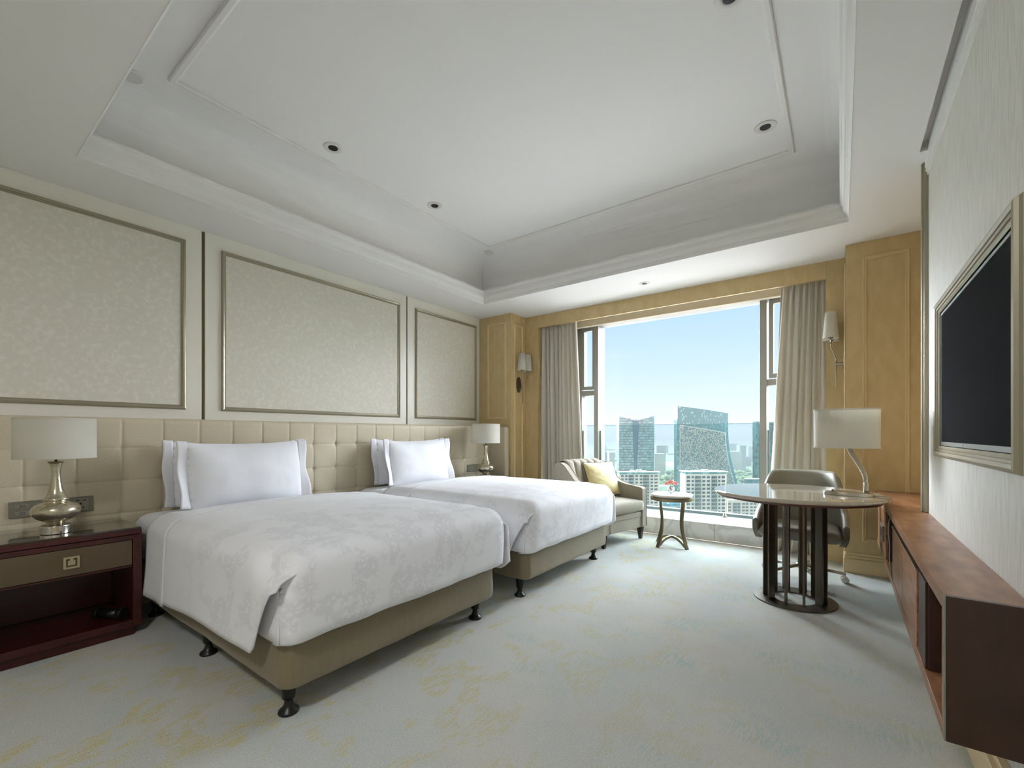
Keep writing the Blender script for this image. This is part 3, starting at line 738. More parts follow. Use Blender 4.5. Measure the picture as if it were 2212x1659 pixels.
# switch plates on the headboard
def switch(label, y0, sockleft):
    t = thing('switch_panel', label, 'switch panel', (-3.9, y0, 0.755), 0, 'switch and socket panels')
    box('plate', 'plate', -0.004, 0.010, 0, 0.365, -0.048, 0.048, t, bevel=0.003)
    sy = 0.03 if sockleft else 0.27
    s = box('socket', 'plate2', 0.010, 0.0125, sy, sy + 0.07, -0.038, 0.038, t, bevel=0.001)
    for dy, dz, wy, wz in ((0.012, 0.022, 0.016, 0.005), (0.044, 0.022, 0.016, 0.005), (0.030, -0.002, 0.008, 0.012), (0.020, -0.026, 0.007, 0.010), (0.042, -0.026, 0.007, 0.010)):
        box('slot', 'hole', 0.0122, 0.0132, sy + dy, sy + dy + wy, dz, dz + wz, s)
    o = 0.0 if not sockleft else 0.10
    for i in range(3 if not sockleft else 2):
        for j in range(2):
            y = 0.022 + o + i * 0.082; z = 0.008 - j * 0.042
            bt_ = box('switch_button', 'plate2', 0.010, 0.012, y, y + 0.06, z, z + 0.022, t, bevel=0.001)
            b = B()
            for q in range(3): b.box(0.012, 0.0124, y + 0.021 + q * 0.008, y + 0.026 + q * 0.008, z + 0.011, z + 0.016)
            b.box(0.012, 0.0124, y + 0.018, y + 0.044, z + 0.005, z + 0.0065)
            b.done('switch_marking', 'black', bt_)
    return t
switch('grey switch and socket panel on the headboard behind the nearer lamp', 0.345, False)
switch('grey switch and socket panel on the headboard beside the farther lamp', 4.30, True)

# ================================================================ sconces
def make_sconce(label, loc, rz):
    t = thing('wall_sconce', label, 'wall lamp', loc, rz, 'twin-shade wall sconces')   # local +x = away from the wall
    b = B(); n = 32
    b.rings([[(x, r * 0.052 * math.cos(2 * PI * i / n), r * 0.11 * math.sin(2 * PI * i / n)) for i in range(n)] for x, r in ((0.0, 1), (0.010, 1), (0.014, 0.9))])
    b.done('backplate', 'dkbronze', t)
    B().cyl((0.01, 0.0, -0.045), (0.075, 0, -0.045), 0.013, 16).done('bracket', 'nickel', t, bevel=0.002)
    for s in (-1, 1):
        pts = [(0.068, s * 0.006, -0.26 if s < 0 else -0.235)]
        for k in range(15):
            f = k / 14
            z = -0.02 + 0.21 * f; off = sm(f, 0.0, 0.75)
            pts.append((0.068 + 0.040 * off, s * (0.006 + 0.064 * off), z))
        B().tube(pts, 0.0055, 10).done('arm', 'nickel', t, smooth=True)
        c = (0.108, s * 0.07)
        b = B(); rs = []
        for r, z in ((0.062, 0.185), (0.043, 0.42), (0.041, 0.42), (0.060, 0.185)): rs.append([(c[0] + r * math.cos(2 * PI * i / 40), c[1] + r * math.sin(2 * PI * i / 40), z) for i in range(40)])
        rs.append(rs[0]); b.rings(rs, cap0=False, cap1=False)
        o = b.done('lamp_shade', 'shade', t, smooth=False)
        for p in o.data.polygons: p.use_smooth = abs(p.normal.z) < 0.6
        B().lathe([(0.02, 0.186), (0.02, 0.195), (0.009, 0.20), (0.009, 0.24)], (c[0], c[1], 0), 16).done('lamp_holder', 'bronze', t, smooth=True)
    return t
s1 = make_sconce('twin-shade nickel wall sconce on the wood pilaster left of the window', (-3.602, 5.03, 1.885), 0)
dup(s1, (0.035, 5.04, 1.885), PI, 'twin-shade nickel wall sconce right of the window, seen edge-on')

# ================================================================ curtains
def curtain(label, xt0, xt1, xb0, xb1, folds, seed):
    rnd = random.Random(seed); ph = [rnd.uniform(-0.5, 0.5) for _ in range(60)]
    nu = folds * 10; zt = 2.70; zb = 0.012
    def fn(a, c):
        z = zb + (zt - zb) * c
        k = 1 - c
        x = (xb0 + (xt0 - xb0) * c ** 0.8) * (1 - a) + (xb1 + (xt1 - xb1) * c) * a
        wv = math.sin(2 * PI * folds * (a + 0.012 * math.sin(a * 23 + k * 2.0)) + 0.5 * math.sin(k * 3 + a * 9))
        w2 = math.sin(2 * PI * folds * 1.9 * a + k * 1.5)
        amp = 0.026 + 0.014 * sm(k, 0, 0.4)
        y = 5.265 + amp * wv + 0.010 * w2 * (1 - 0.4 * k)
        if k < 0.05: y += 0.012 * math.sin(2 * PI * folds * 3.0 * a) * (1 - k / 0.05)
        x += 0.012 * math.cos(2 * PI * folds * a) * sm(k, 0.05, 0.4)
        return (x, min(y, 5.33), z)
    b = B(); b.sheet(fn, nu, 50)
    o = b.done('curtain', 'curtain', None, smooth=True, solid=0.004)
    tag(o, label, 'curtain', 'drawn-back window curtains'); return o
curtain('taupe pleated curtain gathered at the left side of the window, behind the armchair', -3.375, -2.815, -3.37, -2.70, 9, 1)
curtain('taupe pleated curtain gathered at the right side of the window, behind the desk chair', -0.485, -0.12, -0.66, -0.12, 7, 2)

# ================================================================ armchair
AZ = math.radians(11.5)
ac = thing('armchair', 'taupe fabric armchair with channel-tufted back, between the farther bed and the window', 'armchair', (-1.80, 5.05, 0), -AZ)
# local: x+ = front (0 = front), y- = towards camera (0 = far side .. -0.80)
AW = 0.80; AD = 0.72
def arm(y0, y1):
    # silhouette (x, z): front of arm, low in front sweeping up to the back
    top = [(0.0, 0.575), (-0.02, 0.592), (-0.10, 0.60), (-0.22, 0.612), (-0.33, 0.64), (-0.42, 0.70), (-0.50, 0.785), (-0.56, 0.845), (-0.62, 0.875), (-0.68, 0.872), (-0.715, 0.84)]
    bot = [(-0.70, 0.14), (0.0, 0.14)]
    poly = top + bot
    b = B(); b.rings([[(x, y0, z) for x, z in poly], [(x, y1, z) for x, z in poly]])
    return b
arm(-0.095, 0.0).done('arm', 'armfab', ac, bevel=0.02, segs=3)
arm(-AW, -AW + 0.095).done('arm', 'armfab', ac, bevel=0.02, segs=3)
# piping along the arm fronts
for y in (-0.004, -0.091, -AW + 0.004, -AW + 0.091):
    B().tube([(0.001, y, 0.15), (0.003, y, 0.35), (0.003, y, 0.57), (-0.012, y, 0.588), (-0.10, y, 0.601), (-0.22, y, 0.614), (-0.33, y, 0.642), (-0.42, y, 0.702), (-0.50, y, 0.787), (-0.56, y, 0.847), (-0.62, y, 0.876)], 0.004, 8).done('piping', 'armfab', ac, smooth=True)
def chan(a, c):
    y = -0.09 - (AW - 0.18) * a
    f = (a * 5) % 1.0 if a < 1 else 1.0
    bul = 0.030 * math.sqrt(max(0, 1 - (2 * f - 1) ** 2))
    if c < 0.72:
        g = c / 0.72; z = 0.40 + 0.46 * g; x = -0.50 - 0.10 * g ** 1.2 + bul
    else:
        g = (c - 0.72) / 0.28; an = PI * g; x = -0.60 - 0.055 + (0.055 + bul * (1 - g)) * math.cos(an); z = 0.86 + (0.03 + bul * 0.6) * math.sin(an)
    return (x, y, z)
B().sheet(chan, 50, 26).done('channelled_back', 'armfab', ac, smooth=True)
box('back_shell', 'armfab', -0.715, -0.66, -AW + 0.09, -0.09, 0.14, 0.86, ac, bevel=0.02)
box('seat_base', 'armfab', -0.66, -0.012, -AW + 0.093, -0.093, 0.14, 0.325, ac, bevel=0.012)
box('front_band', 'armfab', -0.6, -0.006, -AW + 0.094, -0.094, 0.262, 0.325, ac, bevel=0.010)
b = B()
def cush(sg):
    def fn(a, c):
        u = a * 2 - 1; v = c * 2 - 1
        th = 0.026 * (max(0, 1 - abs(u) ** 5) * max(0, 1 - abs(v) ** 5)) ** 0.5
        return (-0.255 + u * 0.262, -AW / 2 + v * (AW / 2 - 0.098), 0.392 + sg * (0.052 + th))
    return fn
b.sheet(cush(1), 20, 24); b.sheet(cush(-1), 20, 24)
hx, hy = 0.262, AW / 2 - 0.098
for s in (0, 1, 2, 3):
    def sd(a, c, s=s):
        q = [(-1 + 2 * a, -1), (1, -1 + 2 * a), (1 - 2 * a, 1), (-1, 1 - 2 * a)][s]
        bl = 0.012 * math.sin(PI * c)
        return (-0.255 + q[0] * (hx + bl * (abs(q[0]) == 1)), -AW / 2 + q[1] * (hy + bl * (abs(q[1]) == 1)), 0.340 + 0.104 * c)
    b.sheet(sd, 24, 5)
b.done('seat_cushion', 'armfab', ac, smooth=True)
for x, y in ((-0.05, -0.05), (-0.05, -AW + 0.05), (-0.66, -0.05), (-0.66, -AW + 0.05)):
    b = B()
    b.hexa([(x - 0.016, y - 0.016, 0), (x + 0.016, y - 0.016, 0), (x + 0.016, y + 0.016, 0), (x - 0.016, y + 0.016, 0),
            (x - 0.032, y - 0.03, 0.145), (x + 0.03, y - 0.03, 0.145), (x + 0.03, y + 0.03, 0.145), (x - 0.032, y + 0.03, 0.145)])
    b.done('leg', 'espresso', ac, bevel=0.002)
# gold cushion
cu = thing('throw_cushion', 'pale gold satin cushion with dark piping leaning on the armchair back', 'cushion', (-2.19, 4.83, 0.475), -AZ - 0.25)
def csh(sg):
    def fn(a, c):
        u = a * 2 - 1; v = c * 2 - 1
        th = 0.075 * (max(0, 1 - abs(u) ** 2.2) * max(0, 1 - abs(v) ** 2.2)) ** 0.5
        e = 1 - 0.06 * (1 - u * u) * abs(v) - 0.0
        yy = u * 0.225 * (1 - 0.05 * (1 - v * v)); zz = 0.21 + v * 0.205 * (1 - 0.05 * (1 - u * u))
        x = sg * th + 0.004 * nz(u * 6, v * 6, 1)
        return (x - 0.42 * zz, yy, zz * 0.95)
    return fn
b = B(); b.sheet(csh(1), 28, 28); b.sheet(csh(-1), 28, 28); b.done('cushion_cover', 'gold', cu, smooth=True)
pts = []
for s in range(4):
    for k in range(10):
        f = k / 10 * 2 - 1
        u, v = [(f, -1), (1, f), (-f, 1), (-1, -f)][s]
        zz = 0.21 + v * 0.205 * (1 - 0.05 * (1 - u * u)); pts.append((-0.42 * zz, u * 0.225 * (1 - 0.05 * (1 - v * v)), zz * 0.95))
pts.append(pts[0]); B().tube(pts, 0.0035, 6).done('piping', 'cord', cu, smooth=True)

# ================================================================ side table with roses
st = thing('side_table', 'small round side table with cream stone top and curved bronze legs, by the window', 'side table', (-1.468, 4.895, 0), 0)
B().lathe([(0.19, 0.528), (0.205, 0.530), (0.213, 0.54), (0.218, 0.552), (0.210, 0.559), (0.0005, 0.5595)], n=64).done('stone_top', 'sidetop', st, smooth=False, bevel=0.003)
B().lathe([(0.0005, 0.49), (0.20, 0.49), (0.218, 0.494), (0.221, 0.528), (0.19, 0.5285), (0.0005, 0.5285)], n=64).done('apron', 'bronze', st, bevel=0.002)
for k in range(4):
    a = math.radians(-117 + 90 * k)   # towards the feet seen in the photo
    ca, sa = math.cos(a), math.sin(a)
    def P2(r, z, o=0): return (r * ca - o * sa, r * sa + o * ca, z)
    b = B(); path = []
    for i in range(13):
        f = i / 12; z = 0.49 * (1 - f)
        r = 0.165 - 0.032 * math.sin(PI * min(1, (1 - f) * 1.15) * 0.9 + 0.15) + 0.045 * f ** 3
        wd = 0.011 + 0.010 * f ** 2
        path.append([P2(r - 0.008, z, -wd), P2(r + 0.010, z, -wd), P2(r + 0.010, z, wd), P2(r - 0.008, z, wd)])
    b.rings(path)
    lg = b.done('leg', 'bronze', st, bevel=0.0015)
    b = B(); path = []
    for i in range(9):
        f = i / 8; r = 0.172 * (1 - f) + 0.004 * f
        z = 0.012 + 0.075 * math.sin(PI / 2 * f) ** 0.8
        path.append([P2(r, z, -0.012), P2(r, z, 0.012), P2(r, z + 0.018 + 0.02 * (1 - f), 0.012), P2(r, z + 0.018 + 0.02 * (1 - f), -0.012)])
    b.rings(path); b.done('stretcher', 'bronze', st, bevel=0.0015)
va = thing('flower_vase', 'small clear glass vase with pink roses and white petals on the round side table', 'vase', (-1.475, 4.89, 0.56), 0)
b = B(); rs = []
for r, z in ((0.001, 0.004), (0.024, 0.004), (0.026, 0.012), (0.027, 0.05), (0.019, 0.075), (0.0165, 0.075), (0.023, 0.05), (0.023, 0.014), (0.001, 0.012)):
    rs.append([(r * math.cos(2 * PI * i / 28), r * math.sin(2 * PI * i / 28), z) for i in range(28)])
b.rings(rs)
gm = bpy.data.materials.new('clear glass'); gm.use_nodes = True
gb = gm.node_tree.nodes['Principled BSDF']; gb.inputs['Transmission Weight'].default_value = 1; gb.inputs['Roughness'].default_value = 0.02; gb.inputs['IOR'].default_value = 1.4
b.done('vase_glass', gm, va, smooth=True)
def rose(c, r, tilt):
    mtx = Matrix.Translation(c) @ Matrix.Rotation(tilt[0], 4, 'X') @ Matrix.Rotation(tilt[1], 4, 'Y')
    b = B()
    for ring, (rr, n, h, op) in enumerate(((0.35, 3, 1.15, 0.15), (0.62, 4, 1.1, 0.3), (0.9, 5, 1.0, 0.5), (1.1, 5, 0.8, 0.8))):
        for k in range(n):
            a0 = 2 * PI * k / n + ring * 0.7
            def fn(u, v, a0=a0, rr=rr, n=n, h=h, op=op):
                a = a0 + (u - 0.5) * 2 * PI / n * 1.35
                rad = r * rr * (0.35 + 0.65 * math.sin(min(1, v * 1.1) * PI / 2)) * (1 + op * 0.35 * v ** 4)
                return mtx @ Vector((rad * math.cos(a), rad * math.sin(a), r * (-0.9 + 1.9 * h * v * (1 - 0.12 * (2 * u - 1) ** 2))))
            b.sheet(fn, 6, 6)
    return b
roses = ((( -0.034, -0.030, 0.105), 0.018, (0.5, -0.75)), ((0.0, -0.01, 0.118), 0.021, (0.45, 0.0)), ((0.036, 0.024, 0.105), 0.019, (0.2, 0.75)))
for c, r, tl in roses:
    rose(c, r, tl).done('rose', 'rose', va, smooth=True, solid=0.0012)
    B().tube([(c[0], c[1], c[2] - 0.012), (c[0] * 0.4, c[1] * 0.4, 0.07), (-c[0] * 0.3, -c[1] * 0.3, 0.018)], 0.0022, 8).done('stem', 'leaf', va, smooth=True)
for a, h in ((-2.4, 0.062), (0.6, 0.064), (2.4, 0.055), (-0.6, 0.05)):
    def fn(u, v, a=a, h=h):
        w_ = math.sin(PI * v) * 0.018
        r_ = 0.018 + 0.020 * math.sin(PI * v * 0.9)
        s_ = (u - 0.5) * 2 * w_
        return (r_ * math.cos(a) - s_ * math.sin(a), r_ * math.sin(a) + s_ * math.cos(a), h - 0.03 + 0.05 * v)
    B().sheet(fn, 6, 8).done('white_petal', 'petal', va, smooth=True, solid=0.0015)

# ================================================================ desk
DX, DY = -0.272, 3.825
dk = thing('round_desk', 'round desk with pale travertine top on a ring of upright dark metal plates', 'desk', (DX, DY, 0), 0)
B().lathe([(0.0005, 0.757), (0.517, 0.757), (0.529, 0.762), (0.533, 0.770), (0.530, 0.778), (0.520, 0.785), (0.0005, 0.785)], n=96).done('marble_top', 'desktop', dk, smooth=False, bevel=0.001)
B().lathe([(0.0005, 0.742), (0.500, 0.742), (0.515, 0.756), (0.0005, 0.756)], n=96).done('wood_underside', 'red', dk)
b = B(); rs = []
for r, z in ((0.262, 0.0), (0.262, 0.010), (0.14, 0.010), (0.14, 0.0)): rs.append([(r * math.cos(2 * PI * i / 72), r * math.sin(2 * PI * i / 72), z) for i in range(72)])
rs.append(rs[0]); b.rings(rs, cap0=False, cap1=False); b.done('base_ring', 'dkbronze', dk, bevel=0.001)
# upright plates round the ring
def plate(ang, r0, r1, twist=0, w=0.075):
    a = math.radians(ang); m = Matrix.Rotation(a, 4, 'Z') @ Matrix.Translation(((r0 + r1) / 2, 0, 0)) @ Matrix.Rotation(math.radians(twist), 4, 'Z')
    B().box(-(r1 - r0) / 2, (r1 - r0) / 2, -0.006, 0.006, 0.010, 0.742, m).done('upright_plate', 'dkbronze', dk, bevel=0.001)
for ang in (-172, -143, -103, -66, -24, 3, 40, 75, 112, 150): plate(ang, 0.135, 0.20, 25 if abs(ang) > 90 else -25)

# ================================================================ desk lamp with cord
dl = thing('desk_lamp', 'desk lamp with wide oval white shade and S-curved nickel stem on the round desk', 'lamp', (0.04, 3.80, 0.785), 0.08)
B().lathe([(0.0005, 0), (1, 0), (1, 0.020), (0.985, 0.023), (0.0005, 0.023)], n=56, sx=0.138, sy=0.075).done('lamp_base', 'nickel', dl, bevel=0.0015)
B().lathe([(0.008, 0.023), (0.008, 0.032), (0.006, 0.036), (0.0005, 0.036)], (-0.085, 0.0, 0), 16).done('switch_knob', 'bronze', dl, smooth=True)
pts = []
for k in range(21):
    f = k / 20; pts.append((0.098 - 0.105 * sm(f, 0.18, 0.86), 0, 0.02 + 0.42 * f))
B().tube(pts, 0.0155, 16).done('curved_stem', 'nickel', dl, smooth=True)
b = B(); rs = []
for sxx, syy, z in ((0.183, 0.105, 0.322), (0.185, 0.107, 0.585), (0.182, 0.104, 0.585), (0.180, 0.102, 0.322)): rs.append([(sxx * math.cos(2 * PI * i / 72) - 0.01, syy * math.sin(2 * PI * i / 72), z) for i in range(72)])
rs.append(rs[0]); b.rings(rs, cap0=False, cap1=False)
sh = b.done('lamp_shade', 'shade', dl)
for p in sh.data.polygons: p.use_smooth = abs(p.normal.z) < 0.5
for zz in (0.320, 0.577):
    b = B(); rs = []
    for o_, z in ((0.0015, zz), (0.0015, zz + 0.010), (-0.004, zz + 0.010), (-0.004, zz)): rs.append([((0.185 + o_) * math.cos(2 * PI * i / 72) - 0.01, (0.107 + o_) * math.sin(2 * PI * i / 72), z) for i in range(72)])
    rs.append(rs[0]); b.rings(rs, cap0=False, cap1=False)
    b.done('shade_trim', 'shade', sh)
cordm = mat('grey transparent cord', (170, 165, 155), 0.3)
B().tube([(0.135, 0.0, 0.006), (0.17, -0.02, 0.006), (0.20, -0.035, 0.006)], 0.003, 8).done('cord_start', cordm, dl, smooth=True)
def curve_pts(ctrl, n):
    out = []
    c = [Vector(p) for p in ctrl]; c = [c[0]] + c + [c[-1]]
    for i in range(1, len(c) - 2):
        for k in range(n):
            t = k / n; p0, p1, p2, p3 = c[i - 1:i + 3]
            out.append(0.5 * ((2 * p1) + (-p0 + p2) * t + (2 * p0 - 5 * p1 + 4 * p2 - p3) * t * t + (-p0 + 3 * p1 - 3 * p2 + p3) * t ** 3))
    out.append(c[-2]); return out
B().tube(curve_pts([(0, 0, 0), (0.022, -0.01, -0.008), (0.022, -0.01, -0.05), (0.004, -0.05, -0.18), (0.003, -0.13, -0.28), (-0.002, -0.2, -0.36), (0.002, -0.23, -0.44)], 8), 0.0032, 8).done('lamp_cord', cordm, None, smooth=True)
lc = bpy.data.objects['lamp_cord']; lc.location = (0.243, 3.775, 0.792); tag(lc, 'thin greyish lamp cord hanging from the desk edge down the cabinet front', 'cord')

# ================================================================ desk chair
dc = thing('desk_chair', 'grey-green leather swivel tub chair with chrome star base, behind the round desk', 'office chair', (-0.268, 4.43, 0), 0)
def shell_pt(t_, inner):
    # plan path: from front-left arm round the back to front-right arm ; t in 0..1
    hw = 0.325 - (0.045 if inner else 0); dpt = 0.30 - (0.05 if inner else 0); r = 0.20
    y0 = -0.25
    L1 = dpt - r - y0; L2 = r * PI / 2; L3 = 2 * (hw - r); T = 2 * L1 + 2 * L2 + L3; s = t_ * T
    if s < L1: return (-hw, y0 + s)
    s -= L1
    if s < L2: a = s / r; return (-hw + r - r * math.cos(a), dpt - r + r * math.sin(a))
    s -= L2
    if s < L3: return (-hw + r + s, dpt)
    s -= L3
    if s < L2: a = s / r; return (hw - r + r * math.sin(a), dpt - r + r * math.cos(a))
    s -= L2; return (hw, dpt - r - s)
def shell_top(t_):
    m = abs(t_ - 0.5) * 2        # 0 back centre, 1 arm front
    return 0.50 + 0.11 * sm(1 - m, 0.0, 0.45) + 0.27 * sm(1 - m, 0.30, 0.60) ** 0.75
b = B(); n = 60; rings = []
for i in range(n + 1):
    t_ = i / n; xo, yo = shell_pt(t_, False); xi, yi = shell_pt(t_, True); zt = shell_top(t_); m = abs(t_ - 0.5) * 2
    lean = 0.05 * (1 - m); tp = lambda f: 1 - 0.18 * sm(1 - m, 0.2, 0.6) * sm(f, 0.3, 1.0)
    zb = 0.345
    pr_l = []
    for f in (0, 0.25, 0.5, 0.75, 0.95):
        pr_l.append((xo * tp(f) * (0.93 + 0.07 * sm(f, 0, 0.4)), yo * (0.93 + 0.07 * sm(f, 0, 0.4)) + lean * f, zb + (zt - zb) * f))
    pr_l.append(((xo + xi) / 2 * tp(1), (yo + yi) / 2 + lean, zt + 0.004))
    for f in (0.95, 0.75, 0.5, 0.25, 0):
        pr_l.append((xi * tp(f) * (0.93 + 0.07 * sm(f, 0, 0.4)), yi * (0.93 + 0.07 * sm(f, 0, 0.4)) + lean * f, zb + (zt - zb) * f))
    rings.append(pr_l)
b.rings(rings); b.done('tub_shell', 'chleather', dc, smooth=True)
b = B()
def seatf(sg):
    def fn(a, c):
        u = a * 2 - 1; v = c * 2 - 1
        w_ = 0.285 * (1 - 0.06 * (1 + v) * 0.5)
        th = (max(0, 1 - abs(u) ** 6) * max(0, 1 - abs(v) ** 6)) ** 0.4
        z = 0.40 + (0.068 if sg > 0 else -0.055) * th
        return (u * w_, -0.035 + v * 0.262, z - 0.012 * (v > 0) * v)
    return fn
b.sheet(seatf(1), 26, 26); b.sheet(seatf(-1), 26, 26); b.done('seat', 'chleather', dc, smooth=True)
B().cyl((0, 0, 0.105), (0, 0, 0.35), 0.024, 20).done('gas_lift', 'black', dc, bevel=0.002)
B().lathe([(0.05, 0.30), (0.11, 0.345), (0.0005, 0.347)], n=20).done('seat_plate', 'black', dc)
b = B().lathe([(0.032, 0.085), (0.036, 0.10), (0.034, 0.125), (0.0005, 0.127)], n=24).done('hub', 'chrome', dc, smooth=True)
for k in range(5):
    a = math.radians(-62 + 72 * k); ca, sa = math.cos(a), math.sin(a)
    b = B(); path = []
    for i in range(9):
        f = i / 8; r = 0.02 + 0.285 * f; z = 0.112 - 0.040 * f; w_ = 0.017 - 0.007 * f; h = 0.011
        path.append([(r * ca + w_ * sa, r * sa - w_ * ca, z - h), (r * ca - w_ * sa, r * sa + w_ * ca, z - h), (r * ca - w_ * sa * 0.6, r * sa + w_ * ca * 0.6, z + h), (r * ca + w_ * sa * 0.6, r * sa - w_ * ca * 0.6, z + h)])
    b.rings(path); lg = b.done('star_leg', 'chrome', dc, bevel=0.002)
    cx, cy = 0.30 * ca, 0.30 * sa
    bb = B(); bb.cyl((cx, cy, 0.05), (cx, cy, 0.075), 0.007, 10)
    dx, dy = -sa, ca
    bb.cyl((cx - dx * 0.026, cy - dy * 0.026, 0.027), (cx + dx * 0.026, cy + dy * 0.026, 0.027), 0.027, 20)
    bb.done('caster', 'chrome', lg, bevel=0.003)

# ================================================================ long wall cabinet
cr = thing('wall_cabinet', 'long floating walnut wall cabinet with open bays and two doors, below the television', 'cabinet', (0.244, 1.80, 0), 0)
CL = 3.03
def cb(name, m, x0, x1, y0, y1, z0, z1, bevel=0.0015): return box(name, m, x0, x1, y0 - 1.80, y1 - 1.80, z0, z1, cr, bevel=bevel)
b = B(); b.box(0, XR - 0.244 - 0.001, 0.018, 1.86, 0.682, 0.727); b.box(0, 0.65, 1.922, CL, 0.682, 0.727); b.box(0, 0.155, 1.86, 1.922, 0.682, 0.727)
b.done('top', 'walnut', cr, bevel=0.0015)
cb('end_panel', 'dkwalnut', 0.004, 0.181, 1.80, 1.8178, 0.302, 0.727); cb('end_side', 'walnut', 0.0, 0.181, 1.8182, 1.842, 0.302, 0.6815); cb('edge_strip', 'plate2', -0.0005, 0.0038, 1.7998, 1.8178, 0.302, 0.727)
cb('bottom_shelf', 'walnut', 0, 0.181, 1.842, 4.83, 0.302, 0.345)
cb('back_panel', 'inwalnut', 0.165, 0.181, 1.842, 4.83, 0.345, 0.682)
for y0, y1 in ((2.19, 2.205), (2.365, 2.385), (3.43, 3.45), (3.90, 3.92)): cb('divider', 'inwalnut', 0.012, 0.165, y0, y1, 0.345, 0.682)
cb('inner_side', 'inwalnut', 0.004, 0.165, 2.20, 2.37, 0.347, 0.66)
for y0, y1 in ((2.39, 2.902), (2.908, 3.425)):
    d = cb('door', 'walnut', 0.0, 0.018, y0, y1, 0.352, 0.655)
    B().box(-0.004, 0.010, y0 - 1.80 + 0.0, y1 - 1.80, 0.657, 0.664).done('edge_pull', 'nickel', d, bevel=0.001)
p = cb('socket_front_panel', 'walnut', 0.0, 0.018, 3.92, 4.68, 0.352, 0.68)
s = cb('socket_plate', 'plate', -0.012, 0.0, 4.02, 4.22, 0.455, 0.56); s.parent = p; 
s2 = B().box(-0.0145, -0.012, 2.26, 2.38, 0.48, 0.535).done('socket_insert', 'black', p)

# ================================================================ television in its moulded frame
B_ = [(0, -0.012), (0, 0.002), (0.008, 0.007), (0.015, 0.007), (0.0165, 0.012), (0.027, 0.013), (0.0285, 0.018), (0.042, 0.021), (0.051, 0.018), (0.055, 0.008), (0.060, 0.0), (0.060, -0.001)]
fr = B().frame((XR, 0, 0), (0, 1, 0), (0, 0, 1), (-1, 0, 0), NY0, NY1 - 0.02, NZ0, NZ1, B_).done('picture_frame', 'silver')
fr.location = (0, 0, 0); tag(fr, 'stepped champagne silver frame around the television niche on the right wall', 'frame')
tv = thing('television', 'black flat screen television with pale bezel recessed in the right wall', 'television', (XR + 0.003, 2.63, 1.150), 0)
box('housing', 'black', 0.012, 0.05, -0.63, 0.63, -0.005, 0.685, tv)
box('screen', 'screen', 0.004, 0.012, -0.63, 0.63, 0.0, 0.680, tv)
b = B(); b.box(0.0, 0.014, -0.634, 0.634, 0.678, 0.690); b.box(0.0, 0.014, -0.634, 0.634, -0.010, 0.010); b.box(0.0, 0.014, 0.628, 0.634, -0.008, 0.688); b.box(0.0, 0.014, -0.634, -0.628, -0.008, 0.688)
b.done('bezel', 'tvbezel', tv, bevel=0.001)
B().lathe([(0.007, 0), (0.007, 0.001), (0.0005, 0.001)], n=16).done('badge', 'nickel', tv); bpy.data.objects['badge'].rotation_euler = (0, -PI / 2, 0); bpy.data.objects['badge'].location = (0, 0.1, 0.0)


# ================================================================ the city outside
def at(u, D, z=0.0):
    s_ = (u - 1106) / F * D
    return Vector((FW.x * D + RT.x * s_, FW.y * D + RT.y * s_, z))
def zz(v, D): return 1.2 - (v - 938) * D / F
def wpx(du, D): return du / F * D
GZ = -120.0

